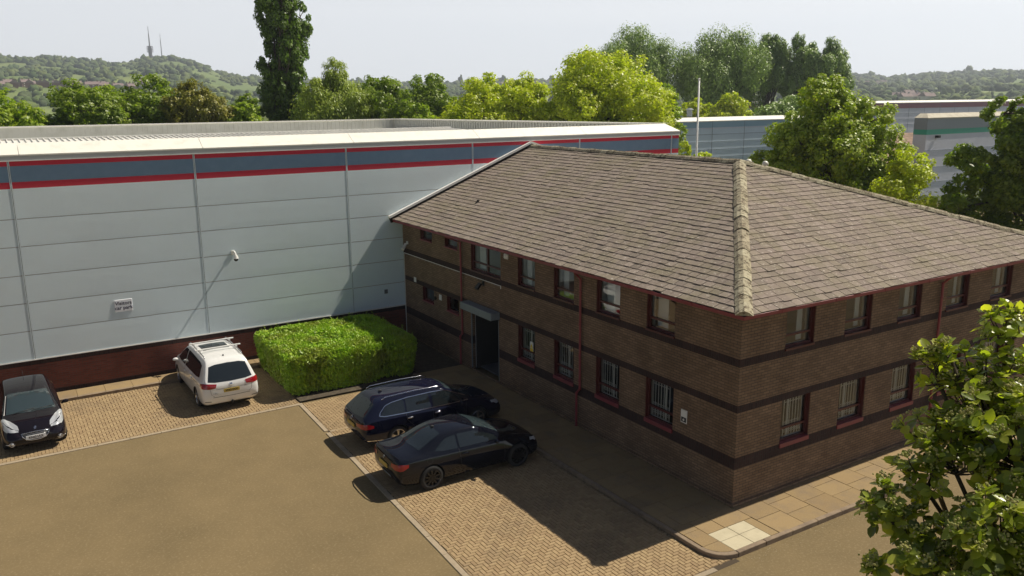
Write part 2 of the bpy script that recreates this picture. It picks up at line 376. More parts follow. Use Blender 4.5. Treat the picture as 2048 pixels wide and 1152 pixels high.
tag(sb.build('soil_bed', M_soil), None, None, kind='structure')

# ------------------------------------------------------------ warehouse
YW = 19.02
M_clad = mat('pale_blue_cladding', (.76, .89, .95), .42, spec=.5, var=(.45, 5, (.72, .83, .88), .4, .7, .8), var2=(5, 4, (.80, .90, .94), .5, .75, .3), bump=(75, 1.0, .045))
M_cladred = mat('red_cladding', (.58, .02, .05), .5, bump=(75, .9, .018))
M_cladblue = mat('slate_blue_cladding', (.16, .26, .38), .5, var=(3, 4, (.19, .29, .41), .4, .7, .7), bump=(75, .9, .018))
M_cap = mat('cream_capping', (.80, .78, .70), .5, var=(2.5, 5, (.66, .64, .55), .5, .75, .7))
M_fascia = mat('grey_fascia', (.42, .43, .43), .5)
M_profile = mat('profiled_sheet', (.55, .55, .50), .55, var=(1.2, 5, (.42, .42, .36), .45, .75, .7))
M_roofsh = mat('pale_roof_sheet', (.74, .73, .68), .5, var=(.8, 5, (.58, .57, .52), .45, .75, .6))
wh = thing('warehouse', 'long pale blue clad warehouse with red and slate blue stripes under a cream parapet', 'warehouse', (-5, 36, -.1))
JX = [-32 + .0, -25.85, -19.97, -14.10, -8.238, -2.357, 3.52, 9.4, 15.28]
JX = [-31.73, -25.85, -19.975, -14.10, -8.238, -2.357, 3.52, 9.4, 15.29]
ZR = [1.316, 2.33, 3.31, 4.28, 5.27, 6.21, 7.224]
cl = MB(); GX = .036
def panel(x0, x1, z0, z1, mi, bulge=.005, nx=8, nz=4, y=YW):
    vs = []; 
    for j in range(nz + 1):
        for i in range(nx + 1):
            u, v = i / nx, j / nz; b = (1 - (2 * u - 1) ** 6) * (1 - (2 * v - 1) ** 4) * bulge
            vs.append((x0 + (x1 - x0) * u, y - b - .004, z0 + (z1 - z0) * v))
    cl.add(vs, [(j * (nx + 1) + i, j * (nx + 1) + i + 1, (j + 1) * (nx + 1) + i + 1, (j + 1) * (nx + 1) + i) for j in range(nz) for i in range(nx)], mi)
for a, b in zip(JX, JX[1:] + [15.79]):
    b2 = b - GX if b < 15.5 else b
    for z0, z1 in zip(ZR, ZR[1:]): panel(a + GX, b2, z0 + .012, z1 - (.012 if z1 < 7.2 else 0), 0, bulge=random.uniform(.001, .003))
    panel(a + GX, b2, 7.224, 7.441, 1, 0, 1, 1); panel(a + GX, b2, 7.445, 7.965, 2, .003); panel(a + GX, b2, 7.969, 8.13, 1, 0, 1, 1)
cl.quad((-32, YW + .012, 1.31), (15.79, YW + .012, 1.31), (15.79, YW + .012, 8.2), (-32, YW + .012, 8.2), 3)
cl.build('cladding', [M_clad, M_cladred, M_cladblue, M_fascia], wh)
M_joint_l = mat('pale_joint_trim', (.78, .90, .95), .4, bump=(75, 1.0, .045))
M_joint_d = mat('dark_joint_gap', (.20, .24, .27), .6)
for x in JX[1:]:
    j = MB(); j.box(x - GX + .004, YW - .010, 1.316, x - .009, YW + .01, 8.13, 0); j.box(x + .009, YW - .010, 1.316, x + GX - .004, YW + .01, 8.13, 0); j.box(x - .009, YW - .004, 1.316, x + .009, YW + .011, 8.13, 1)
    j.build('joint_trim', [M_joint_l, M_joint_d], wh)
w = MB()   # side, back walls
w.quad((15.79, YW + .01, 0), (15.79, 53.2, 0), (15.79, 53.2, 8.3), (15.79, YW + .01, 8.3), 0); w.quad((15.79, 53.2, 0), (-32, 53.2, 0), (-32, 53.2, 8.3), (15.79, 53.2, 8.3), 0); w.quad((-32, 53.2, 0), (-32, YW, 0), (-32, YW, 8.3), (-32, 53.2, 8.3), 0)
w.build('wall', M_clad, wh)
w = MB(); w.box(-32, YW + .06, -.3, 15.7, YW + .3, 1.30, 0); w.box(-32, YW + .056, 1.10, 15.7, YW + .2, 1.306, 1); w.box(-32, YW + .05, -.3, 15.7, YW + .1, .12, 1)
w.build('brick_plinth', [M_brick_r, M_brick_d], wh)
w = MB(); w.box(-32, YW - .035, 1.285, 15.8, YW + .05, 1.316, 0); w.build('drip_flashing', M_white, wh)
w = MB(); w.box(-32, YW - .05, 8.128, 15.83, YW + .02, 8.16, 0); w.box(-32, YW - .03, 8.16, 15.83, YW + .2, 8.34, 1)
w.build('fascia', [M_white, M_fascia], wh)
# capping: sloping cream sheets
cp = MB()
xs = [-32] + [x + .35 for x in JX[1:-1]] + [15.85]
for a, b in zip(xs, xs[1:]):
    x1 = b - .012
    cp.add([(a, YW - .045, 8.345), (x1, YW - .045, 8.345), (x1 - (0 if b < 15.8 else .5), 19.60, 8.70), (a, 19.60, 8.70), (a, YW - .045, 8.30), (x1, YW - .045, 8.30)], [(0, 1, 2, 3), (4, 5, 1, 0)], 0)
    cp.add([(a, 19.60, 8.70), (x1 - (0 if b < 15.8 else .5), 19.60, 8.70), (x1 - (0 if b < 15.8 else .5), 19.66, 7.3), (a, 19.66, 7.3)], [(0, 1, 2, 3)], 0)
    cp.box(b - .014, YW - .03, 8.335, b + .03, YW + .0, 8.36, 1) if b < 15.8 else None
cp.add([(15.85, YW - .045, 8.345), (15.85, 53, 8.22), (15.1, 53, 8.45), (15.35, 19.6, 8.70)], [(0, 1, 2, 3)], 0)
cp.build('parapet_cap', [M_cap, M_fascia], wh)
pb = MB()  # back parapet inner face and right parapet inner face with ribs
pb.quad((-32, 52.8, 7.3), (15.1, 52.8, 7.3), (15.1, 52.8, 8.40), (-32, 52.8, 8.40)); pb.quad((15.1, 52.8, 7.3), (15.1, 19.7, 7.3), (15.35, 19.7, 8.68), (15.1, 52.8, 8.40))
x = -20
while x < 15: pb.box(x, 52.76, 7.3, x + .09, 52.81, 8.38); x += .34
y = 20
while y < 52.7: pb.box(15.06 + (52.8 - y) / 33 * .2, y, 7.3, 15.14 + (52.8 - y) / 33 * .2, y + .09, 8.38 + (52.8 - y) / 33 * .2); y += .34
pb.build('parapet_wall', M_profile, wh)
pc = MB(); pc.box(-32, 52.70, 8.38, 15.3, 53.25, 8.47); pc.add([(14.98, 52.8, 8.47), (15.85, 52.8, 8.47), (15.85, 19.7, 8.72), (15.23, 19.7, 8.72), (14.98, 52.8, 8.40), (15.23, 19.7, 8.65)], [(0, 1, 2, 3), (0, 3, 5, 4)])
pc.build('parapet_cap', M_cap, wh)
rf = MB()
rf.add([(-32, 19.66, 7.45), (15.2, 19.66, 7.45), (11.5, 36, 8.19), (-32, 36, 8.19)], [(0, 1, 2, 3)]); rf.add([(-32, 36, 8.19), (11.5, 36, 8.19), (15.1, 52.8, 7.4), (-32, 52.8, 7.4)], [(0, 1, 2, 3)]); rf.add([(15.2, 19.66, 7.45), (15.1, 52.8, 7.4), (11.5, 36, 8.19)], [(0, 1, 2)])
x = -18
while x < 11.4:
    rf.add([(x, 22, 7.556), (x + .05, 22, 7.556), (x + .05, 22, 7.62), (x, 22, 7.62), (x, 36, 8.19), (x + .05, 36, 8.19), (x + .05, 36, 8.25), (x, 36, 8.25)], [(3, 2, 6, 7), (0, 3, 7, 4), (1, 5, 6, 2)]); x += .27
rf.box(-32, 35.85, 8.2, 11.5, 36.15, 8.275)
rf.build('roof', M_roofsh, wh)

# things fixed to the warehouse
def wall_sign():
    s = thing('wall_sign', 'white sign reading Visitors car park on the pale warehouse cladding', 'sign', (-11.13, YW - .02, 2.83))
    b = MB(); b.bbox(-.30, -.225, -.008, .30, .225, .006, .012, M=frame_matrix((-11.13, YW - .012, 2.83), (1, 0, 0), (0, 0, 1))); b.build('sign_plate', mat('sign_white', (.88, .90, .95), .4), s)
    text_mesh('sign_lettering', 'Visitors\ncar park', .178, frame_matrix((0, -.001, 0.0), (1, 0, 0), (0, 0, 1)), mat('sign_ink', (.02, .025, .07), .5), s, bold=.004)
wall_sign()
def dome_camera():
    x, z = -7.12, 4.28; s = thing('dome_camera', 'white dome security camera with black eye on a bracket on the warehouse wall', 'camera', (x, YW, z))
    b = MB(); b.box(x - .07, YW - .03, z - .02, x + .07, YW - .005, z + .16); b.tube([(x, YW - .02, z + .1), (x, YW - .22, z + .14), (x, YW - .36, z + .10), (x, YW - .40, z + .02)], .035, 8); b.cyl((x, YW - .40, z + .04), (x, YW - .40, z - .10), .06, .10, 14); b.build('bracket', M_white, s, smooth=False)
    b = MB(); b.ball((x, YW - .40, z - .12), .088, 14, 8, sc=(1, 1, 1)); b.build('lens_dome', mat('black_dome', (.01, .01, .01), .1), s, smooth=True)
dome_camera()
v = MB(); v.box(-.95, YW - .035, 1.92, -.80, YW - .012, 2.10, 0)
for k in range(4): v.box(-.935, YW - .045, 1.94 + k * .038, -.815, YW - .034, 1.955 + k * .038, 1)
tag(v.build('wall_vent', [M_grey, M_black]), 'small square louvred vent low on the warehouse cladding', 'vent')
# ------------------------------------------------------------ brick office
BX = 14.5
off = thing('office_building', 'two storey brown brick office with mossy hipped tile roof and maroon gutters', 'office building', (7, 9, 0))
ZL = [0, .984, 1.325, 2.36, 2.659, 3.639, 3.846, 5.02]
BAND = [(.984, 1.29), (2.47, 2.66), (3.639, 3.846)]
opA = [(16.25, 17.29, 4.45, 4.86, 's'), (14.12, 15.16, 4.45, 4.86, 's'), (11.0, 13.1, 3.87, 4.87, 'd'), (8.86, 9.90, 3.87, 4.87, 'u'), (6.71, 7.79, 3.87, 4.87, 'u'), (4.51, 5.60, 3.87, 4.87, 'u'), (2.26, 3.38, 3.87, 4.87, 'u'),
       (16.2, 17.23, 1.90, 2.47, 's'), (14.1, 15.1, 1.90, 2.47, 's'), (11.16, 13.15, 0.0, 2.36, 'door'), (8.86, 9.90, 1.29, 2.47, 'g'), (6.69, 7.76, 1.29, 2.47, 'g'), (4.47, 5.58, 1.29, 2.47, 'g'), (2.22, 3.34, 1.29, 2.47, 'g')]
opB = [(x, x + w_, 3.84, 4.86, 'u') for x, w_ in ((1.60, 1.10), (3.92, 1.13), (6.24, 1.10), (8.60, 1.15), (10.99, 1.2))] + [(x, x + w_, 1.29, 2.47, 'g') for x, w_ in ((1.62, 1.12), (3.92, 1.13), (6.27, 1.12), (8.6, 1.15), (10.99, 1.2))]
def wall_grid(mb, P, a0, a1, zs, ops, d0, d1, bands=None):
    """P(a, z, d) -> point, d = depth inwards"""
    As = sorted({a0, a1} | {v for o in ops for v in o[:2]}); Zs = sorted(set(zs) | {v for o in ops for v in o[2:4]} | ({v for b in bands for v in b} if bands else set()))
    def hole(a, z): return any(o[0] < a < o[1] and o[2] < z < o[3] for o in ops)
    def out(a, z): return hole(a, z) or not (a0 < a < a1) or not (Zs[0] < z < Zs[-1])
    for A0, A1 in zip(As, As[1:]):
        for Z0, Z1 in zip(Zs, Zs[1:]):
            am, zm = (A0 + A1) / 2, (Z0 + Z1) / 2
            if hole(am, zm): continue
            mi = 1 if bands and any(b[0] < zm < b[1] for b in bands) else 0
            mb.quad(P(A0, Z0, d0), P(A1, Z0, d0), P(A1, Z1, d0), P(A0, Z1, d0), mi); mb.quad(P(A0, Z0, d1), P(A0, Z1, d1), P(A1, Z1, d1), P(A1, Z0, d1), mi)
            if out(A0 - .01, zm): mb.quad(P(A0, Z0, d0), P(A0, Z1, d0), P(A0, Z1, d1), P(A0, Z0, d1), mi)
            if out(A1 + .01, zm): mb.quad(P(A1, Z0, d0), P(A1, Z0, d1), P(A1, Z1, d1), P(A1, Z1, d0), mi)
            if out(am, Z0 - .01): mb.quad(P(A0, Z0, d0), P(A0, Z0, d1), P(A1, Z0, d1), P(A1, Z0, d0), mi)
            if out(am, Z1 + .01): mb.quad(P(A0, Z1, d0), P(A1, Z1, d0), P(A1, Z1, d1), P(A0, Z1, d1), mi)
PA = lambda a, z, d: (d, a, z)
PB = lambda a, z, d: (a, d, z)
wb = MB(); wall_grid(wb, PA, 0, YW - .04, ZL, opA, 0, .17, BAND); wall_grid(wb, PB, .17, BX, ZL, opB, 0, .17, BAND)
wb.quad((BX, 0, 0), (BX, YW, 0), (BX, YW, 5.02), (BX, 0, 5.02), 0); wb.box(-.06, -.06, -.2, .0 - .003, YW - .05, .06, 0); wb.box(-.003, -.06, -.2, BX, -.003, .06, 0)
wb.build('wall', [M_brick, M_brick_d], off)
wi = MB(); wall_grid(wi, PA, .17, YW - .04, ZL, opA, .172, .32); wall_grid(wi, PB, .32, BX, ZL, opB, .172, .32)
iw = MB(); iw.box(3.9, 3.9, 0, 4.0, YW - .1, 4.95); iw.box(3.9, 3.9, 0, BX - .2, 4.0, 4.95); iw.box(.35, 4.0, .1, 3.85, 4.1, 2.5)
iw.build('partition', mat('dim_partition', (.10, .105, .11), .9), off)
for y in (8.3, 10.4, 13.6): wi.box(.33, y - .05, 2.8, 3.85, y + .05, 4.9)
wi.build('interior_wall', M_plaster, off)
fl = MB(); fl.box(.33, .33, .02, BX - .1, YW - .1, .06); fl.box(.33, .33, 2.66, BX - .1, YW - .1, 2.85); fl.build('floor', M_carpet, off)
ce = MB(); ce.box(.33, .33, 4.93, BX - .1, YW - .1, 5.0); ce.box(.33, .33, 2.60, BX - .1, YW - .1, 2.65); ce.build('ceiling', M_plaster, off)

# windows
def window(P, a0, a1, z0, z1, kind, k=0):
    f = MB(); t = .055
    def bx(mb, A0, Z0, A1, Z1, D0, D1, mi=0):
        p, q = P(A0, Z0, D0), P(A1, Z1, D1); mb.box(min(p[0], q[0]), min(p[1], q[1]), min(p[2], q[2]), max(p[0], q[0]), max(p[1], q[1]), max(p[2], q[2]), mi)
    bx(f, a0 + .003, z0 + .003, a0 + t, z1 - .003, .09, .165); bx(f, a1 - t, z0 + .003, a1 - .003, z1 - .003, .09, .165); bx(f, a0 + t, z0 + .003, a1 - t, z0 + t, .09, .165); bx(f, a0 + t, z1 - t, a1 - t, z1 - .003, .09, .165)
    # painted jamb lining standing in the reveal
    bx(f, a0 + .003, z0 + .003, a0 + .02, z1 - .003, .012, .09); bx(f, a1 - .02, z0 + .003, a1 - .003, z1 - .003, .012, .09)
    zt = z0 + .30 * (z1 - z0)
    if kind != 's': bx(f, a0 + t, zt - .028, a1 - t, zt + .028, .095, .16)
    if kind == 'd': m_ = (a0 + a1) / 2; bx(f, m_ - .035, z0 + t, m_ + .035, z1 - t, .094, .161)
    fo = f.build('window', M_frame if kind != 'x' else M_red, off)
    g_ = MB(); p = [P(a0 + t, z0 + t, .13), P(a1 - t, z0 + t, .13), P(a1 - t, z1 - t, .13), P(a0 + t, z1 - t, .13)]; g_.quad(*(p if P is PB else p[::-1])); g_.build('pane', M_glass, fo)
    s_ = MB(); hs = .11 if kind == 'g' else .05; bx(s_, a0 - .0, z0 - hs, a1 + .0, z0 + .003, -.035, .088); s_.build('sill', M_sill if kind in 'gs' else M_frame, fo)
    if kind == 'g':
        gr = MB(); n = 7; A0, A1, Z0, Z1 = a0 + .08, a1 - .08, z0 + .06, z1 - .05
        A0 += .28
        for i in range(n):
            a = A0 + (A1 - A0) * i / (n - 1); bx(gr, a - .016, Z0, a - .004, Z1, .20, .212); bx(gr, a + .006, Z0, a + .018, Z1, .214, .226)
        bx(gr, A0, Z0 - .03, A1, Z0, .19, .235); bx(gr, A0, Z1, A1, Z1 + .03, .19, .235)
        bx(gr, A0 + (A1 - A0) * .17 * 1.0, Z0, A0 + (A1 - A0) * .17 + .035, Z1, .188, .199)
        da = (A1 - A0) / (n - 1)
        for zz in [Z0 + .10 + q * .055 for q in range(6)] + [Z1 - .14, Z1 - .06]:
            for i in range(n - 1):
                for sgn in (1, -1):
                    p0 = Vector(P(A0 + i * da, zz - sgn * .028, .213)); p1 = Vector(P(A0 + (i + 1) * da, zz + sgn * .028, .213)); gr.cyl(p0, p1, .005, n=4, caps=False)
        gr.build('security_grille', M_grille, fo)
    elif kind in 'ud':
        c_ = MB(); rr = random.Random(k)
        w_ = rr.uniform(.22, .45) if k < 40 else rr.uniform(.14, .26); bx(c_, a1 - .09 - w_, z0 + .03, a1 - .09, z1 - .05, .34, .36)
        c_.build('blind', mat('pale_blind', (.66, .70, .70), .9), fo)
    return fo
for k, o in enumerate(opA):
    if o[4] != 'door': window(PA, *o[:4], o[4], k)
for k, o in enumerate(opB): window(PB, *o[:4], o[4], 40 + k)
# roof ------------------------------------------------
EV, EZ = -.46, 5.10; RX, RY, RZ = 6.55, 6.35, 7.87; XR = 15.1; YE = YW - .12
M_tile = mat('mossy_concrete_tile', (.2, .15, .12), .95, spec=.15, island=[(.245, .200, .168), (.205, .168, .143), (.28, .232, .195), (.23, .186, .160), (.26, .216, .172), (.18, .15, .127)], var=(1.1, 7, (.21, .185, .12), .45, .68, .7), var2=(14, 6, (.52, .48, .42), .58, .68, .85), bump=(50, .8, .012))
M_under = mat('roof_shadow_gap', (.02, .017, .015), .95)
M_hip = mat('lichen_hip_tile', (.3, .27, .2), .95, spec=.15, island=[(.36, .31, .22), (.26, .22, .155), (.42, .38, .27), (.31, .27, .18)], var=(7, 6, (.10, .075, .05), .48, .60, .95), var2=(24, 4, (.62, .58, .42), .53, .70, .8), bump=(40, .9, .02))
def roof_tiles(e0, e1, t0, t1, name, gauge=.245, tw=.31):
    """eave line e0->e1, top line t0->t1 (t may shrink to a point); tiles as thin tilted slabs"""
    e0, e1, t0, t1 = map(Vector, (e0, e1, t0, t1)); ax = (e1 - e0).normalized(); up = ((t0 - e0) - ax * (t0 - e0).dot(ax)); L = up.length; up.normalize(); nn = ax.cross(up).normalized()
    if nn.z < 0: nn = -nn
    mb = MB(); n = int(L / gauge + .5); gg = L / n; W = (e1 - e0).length
    a_t0 = (t0 - e0).dot(ax); a_t1 = (t1 - e0).dot(ax)
    for r in range(n):
        s0 = r * gg; f0 = (s0 + gg * .4) / L; A0 = a_t0 * f0; A1 = W + (a_t1 - W) * f0
        a = A0 - (0 if r % 2 else tw / 2) - .02
        dr = random.uniform(-.004, .004)
        while a < A1:
            b = a + tw; x0, x1 = max(a, A0 - .04) + .007, min(b, A1 + .04) - .007
            if x1 - x0 > .04:
                j = random.uniform(-.008, .008) + dr; h = .025 + random.uniform(-.004, .008); tl = random.uniform(-.004, .004)
                if random.random() < .05: j -= random.uniform(.01, .04); h += random.uniform(0, .014)
                if random.random() < .012: j += .05
                lo, hi = s0 - .02 + j, s0 + gg + .03
                q = lambda A, S, H: e0 + ax * A + up * S + nn * H
                vs = [q(x0, lo, h - .018), q(x1, lo, h - .018 + tl), q(x1, lo, h + tl), q(x0, lo, h), q(x0, hi, .004), q(x1, hi, .004)]
                mb.add(vs, [(3, 2, 5, 4), (0, 1, 2, 3), (0, 3, 4), (1, 5, 2)], 0)
            a = b
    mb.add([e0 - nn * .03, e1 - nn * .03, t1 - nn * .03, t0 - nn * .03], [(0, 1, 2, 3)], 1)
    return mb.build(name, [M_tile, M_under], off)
HB = (EV, EV, EZ)
A_ = roof_tiles((EV, YE, EZ), HB, (RX, YE, RZ), (RX, RY, RZ), 'roof')
roof_tiles(HB, (XR, EV, EZ), (RX, RY, RZ), (RX + .01, RY, RZ), 'roof')
rr = MB(); rr.quad((XR, EV, EZ), (XR, YE, EZ), (RX, YE, RZ - .02), (RX, RY, RZ - .02)); rr.build('roof', M_tile, off)
hp = MB()
def ridge_run(p, q, w=.205, seg=.42, drop=.09):
    p, q = Vector(p), Vector(q); L = (q - p).length; d = (q - p) / L; s = d.cross(Vector((0, 0, 1))).normalized(); u = s.cross(d).normalized(); n = int(L / seg)
    for i in range(n):
        a = p + d * (L * i / n - .02); b = p + d * (L * (i + 1) / n + .015); h = random.uniform(-.012, .018); k0 = .012; vs = []
        sh = s * random.uniform(-.008, .008)
        for c_, lift in ((a, k0), (b, 0)):
            for (o, z) in ((-w, -drop), (-w * .55, -.01), (0, .035), (w * .55, -.01), (w, -drop)): vs.append(c_ + s * o + u * (z + lift + h + .02) + sh)
        hp.add(vs, [(i_, i_ + 1, i_ + 6, i_ + 5) for i_ in range(4)] + [(4, 3, 2, 1, 0)])
ridge_run((EV + .02, EV + .02, EZ + .05), (RX, RY, RZ + .06)); ridge_run((XR, EV, EZ + .05), (RX, RY, RZ + .06), w=.15); ridge_run((RX, RY, RZ + .05), (RX, YE, RZ + .05), w=.15)
hp.build('ridge_tiles', M_hip, off)
# gutter, fascia, soffit
gu = MB()
gprof = [(-.11, .0), (-.115, .085), (-.105, .09), (-.10, .015), (-.01, .015), (-.01, .085)]
def gutter(path):
    vs = []; 
    for (x, y, nx, ny) in path:
        for o, z in gprof: vs.append((x + nx * -o, y + ny * -o, 5.0 + z))
    n = len(gprof); gu.add(vs, [(k * n + i, k * n + i + 1, (k + 1) * n + i + 1, (k + 1) * n + i) for k in range(len(path) - 1) for i in range(n - 1)] + [tuple(k * n + i for i in (0, n - 1)) + tuple((k + 1) * n + i for i in (n - 1, 0)) for k in range(len(path) - 1)], 0)
gutter([(EV + .08, YE, -1, 0), (EV + .08, EV + .08, -1, -1), (XR, EV + .08, 0, -1)])
for k in range(8): gu.box(EV - .04, 1.2 + k * 2.3, 4.993, EV + .06, 1.215 + k * 2.3, 5.094); gu.box(.8 + k * 2.0, EV - .04, 4.993, .815 + k * 2.0, EV + .06, 5.094)
gu.build('gutter', M_red, off)
sf = MB(); sf.box(EV + .085, EV + .085, 4.96, -.003, YE, 5.02); sf.box(-.003, EV + .085, 4.96, XR - .1, -.003, 5.02); sf.build('soffit', M_frame, off)
# flashing along the warehouse wall
fh = MB()
for a, b in (((-.62, 5.16), (RX, 8.02)), ((RX, 8.02), (XR, 5.2))):
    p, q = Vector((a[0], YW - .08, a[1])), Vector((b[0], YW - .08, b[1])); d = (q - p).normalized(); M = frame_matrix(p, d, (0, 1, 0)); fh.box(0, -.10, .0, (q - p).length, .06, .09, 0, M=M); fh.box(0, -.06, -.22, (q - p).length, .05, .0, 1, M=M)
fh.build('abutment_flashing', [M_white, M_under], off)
# downpipes
def downpipe(pts, parent=off):
    d = MB(); d.tube(pts, .038, 10); 
    for p in pts[1:]: d.cyl((p[0], p[1], p[2] - .03), (p[0], p[1], p[2] + .03), .047, n=10)
    for z in (4.3, 3.3, 2.3, 1.5): d.cyl((pts[1][0], pts[1][1], z), (pts[1][0], pts[1][1], z + .04), .05, n=10)
    return d.build('downpipe', M_red, parent)
downpipe([(-.33, 6.28, 4.98), (-.08, 6.28, 4.72), (-.08, 6.26, 1.26), (-.10, 6.40, 1.08), (-.10, 6.40, .0)])
downpipe([(-.40, 14.35, 4.97), (-.10, 13.72, 4.80), (-.08, 13.72, 1.28), (-.10, 13.86, 1.12), (-.10, 13.86, .05)])
downpipe([(8.2, -.33, 4.98), (8.2, -.08, 4.72), (8.2, -.08, 1.26), (8.2, -.1, .9), (8.2, -.1, .0)])
# door recess, canopy
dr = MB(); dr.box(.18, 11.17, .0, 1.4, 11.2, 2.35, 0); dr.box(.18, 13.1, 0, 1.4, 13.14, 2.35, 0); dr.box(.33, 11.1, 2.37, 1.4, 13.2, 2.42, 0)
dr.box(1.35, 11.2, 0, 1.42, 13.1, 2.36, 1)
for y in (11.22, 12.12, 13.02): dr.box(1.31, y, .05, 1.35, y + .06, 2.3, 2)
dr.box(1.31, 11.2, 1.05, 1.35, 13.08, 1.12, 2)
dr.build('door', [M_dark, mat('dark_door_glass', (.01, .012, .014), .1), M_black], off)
for y in (11.16, 13.125): de = MB(); de.box(-.012, y, .02, .03, y + .025, 2.34); de.build('door_trim', M_grey, off)
ca = MB(); ca.bbox(-.38, 11.08, 2.39, -.004, 13.32, 2.65, .012, 0); ca.box(-.35, 11.1, 2.36, -.004, 13.3, 2.39, 1); ca.build('canopy', [M_grey, M_black], off)
co = MB(); co.box(-.018, 11.0, 3.612, -.003, 18.9, 3.63); co.box(-.018, 10.98, 3.52, -.003, 11.0, 3.63); co.box(-.02, 18.9, 0, -.003, 18.93, 3.63); co.build('conduit', M_white, off)
ns = MB(); ns.box(1.2, 12.55, 1.85, 1.22, 12.85, 2.2); tag(ns.build('notice', M_white), 'white notice inside the dark office doorway', 'notice')
# wall furniture on the office
def bullet_camera():
    s = thing('bullet_camera', 'white bullet camera high on the brick wall by the warehouse corner', 'camera', (0, 18.52, 4.1))
    b = MB(); b.box(-.05, 18.46, 4.05, -.003, 18.58, 4.17); b.cyl((-.04, 18.52, 4.1), (-.16, 18.50, 4.02), .02, n=8); b.build('bracket', M_white, s)
    b = MB(); b.cyl((-.08, 18.56, 4.06), (-.32, 18.36, 3.86), .06, n=12); b.build('housing', M_white, s)
bullet_camera()
def floodlight():
    s = thing('floodlight', 'black floodlight on a bracket above the grey door canopy', 'floodlight', (0, 12.2, 3.45))
    b = MB(); b.box(-.04, 12.15, 3.42, -.003, 12.25, 3.58); b.cyl((-.03, 12.2, 3.5), (-.15, 12.2, 3.45), .015, n=6); b.build('bracket', M_black, s)
    b = MB(); b.box(-.13, -.10, -.03, .13, .10, .04, M=Matrix.Translation((-.22, 12.2, 3.42)) @ Matrix.Rotation(R(-50), 4, 'Y')); b.build('lamp_head', M_black, s)
floodlight()
b = MB(); b.bbox(-.13, -.09, 0, .13, .09, .05, .02, M=frame_matrix((-.003, 10.6, 4.74), (0, -1, 0), (0, 0, 1))); b.ball((-.05, 10.6, 4.74), .05, 10, 6)
tag(b.build('alarm_box', M_white), 'white alarm box under the gutter right of the wide window', 'alarm')
for lab, y, z, h in (('white notice plate on brick left of the downpipe, nearest the warehouse', 17.9, 2.62, .2), ('white notice plate on brick between the two small lower windows', 15.62, 2.3, .22)):
    b = MB(); b.box(-.02, y - .1, z - h / 2, -.003, y + .1, z + h / 2); tag(b.build('notice', M_white), lab, 'notice')
b = MB(); b.ball((-.05, 16.0, 2.2), .06, 8, 6, sc=(.8, 1, 1.4)); tag(b.build('door_bell', M_black), 'small black fitting on brick between the lower small windows', 'fitting')
sg = thing('wall_sign', 'small white sign with black symbol right of the last lower window on the left facade', 'sign', (0, 1.79, 1.82))
b = MB(); b.box(-.022, 1.68, 1.63, -.003, 1.90, 1.99); b.build('sign_plate', M_white, sg)
b = MB(); b.box(-.026, 1.70, 1.66, -.0225, 1.88, 1.79); b.build('sign_symbol', M_black, sg)
b = MB(); b.ball((-.03, 1.79, 1.72), .035, 10, 6, sc=(.12, 1, 1)); b.build('sign_symbol', M_white, sg)
wsg = thing('warning_sign', 'yellow warning sign behind the pane of the first lower window right of the door', 'sign', (.12, 9.2, 1.8))
b = MB(); b.box(.115, 9.13, 1.62, .122, 9.33, 2.0, 0); b.build('sign_plate', M_white, wsg)
b = MB(); b.box(.110, 9.145, 1.64, .1145, 9.315, 1.78, 0); b.add([(.1125, 9.15, 1.80), (.1125, 9.31, 1.80), (.1125, 9.23, 1.95)], [(0, 1, 2)]); b.build('sign_symbol', mat('warning_yellow', (.75, .55, .03), .5), wsg)
b = MB()
b.box(-.12, -.05, 0, .12, .02, .03, M=Matrix.Translation((1.75 + .0, 15.6, 6.02)) @ Matrix.Rotation(R(35), 4, 'Z') @ Matrix.Rotation(R(-21), 4, 'Y')); b.box(-.05, -.02, .02, .1, .06, .05, M=Matrix.Translation((1.80, 15.55, 6.03)) @ Matrix.Rotation(R(70), 4, 'Z'))
tag(b.build('debris', M_under), 'dark scrap of debris lying on the tiled roof', 'debris')
# ------------------------------------------------------------ cars
M_tyre = mat('tyre_rubber', (.018, .018, .018), .85)
M_trim = mat('black_trim', (.015, .015, .016), .5)
M_chrome = mat('chrome', (.75, .75, .76), .12, metal=1.0)
M_alloy = mat('alloy_silver', (.55, .55, .56), .25, metal=.9)
M_alloyd = mat('alloy_black', (.03, .03, .032), .25, metal=.6)
M_cglass = mat('car_glass', (.012, .017, .020), .03, spec=.9)
M_cglass_b = mat('car_windscreen', (.03, .045, .05), .03, spec=1.0)
M_lred = mat('tail_lamp_red', (.30, .008, .012), .12, coat=.6)
M_lclear = mat('headlamp_lens', (.62, .64, .66), .10, metal=.45, coat=1.0)
M_py = mat('plate_yellow', (.50, .36, .07), .5); M_pw = mat('plate_white', (.72, .72, .72), .5); M_pk = mat('plate_ink', (.01, .01, .01), .5)
M_paint = {'white': mat('white_car_paint', (.74, .74, .72), .3, coat=.8), 'navy': mat('navy_car_paint', (.006, .0075, .022), .5, metal=0, spec=.0, coat=1.0),
           'black': mat('black_car_paint', (.005, .006, .011), .5, spec=.0, coat=.9), 'blackplum': mat('black_plum_car_paint', (.007, .005, .008), .5, spec=.0, coat=.9)}
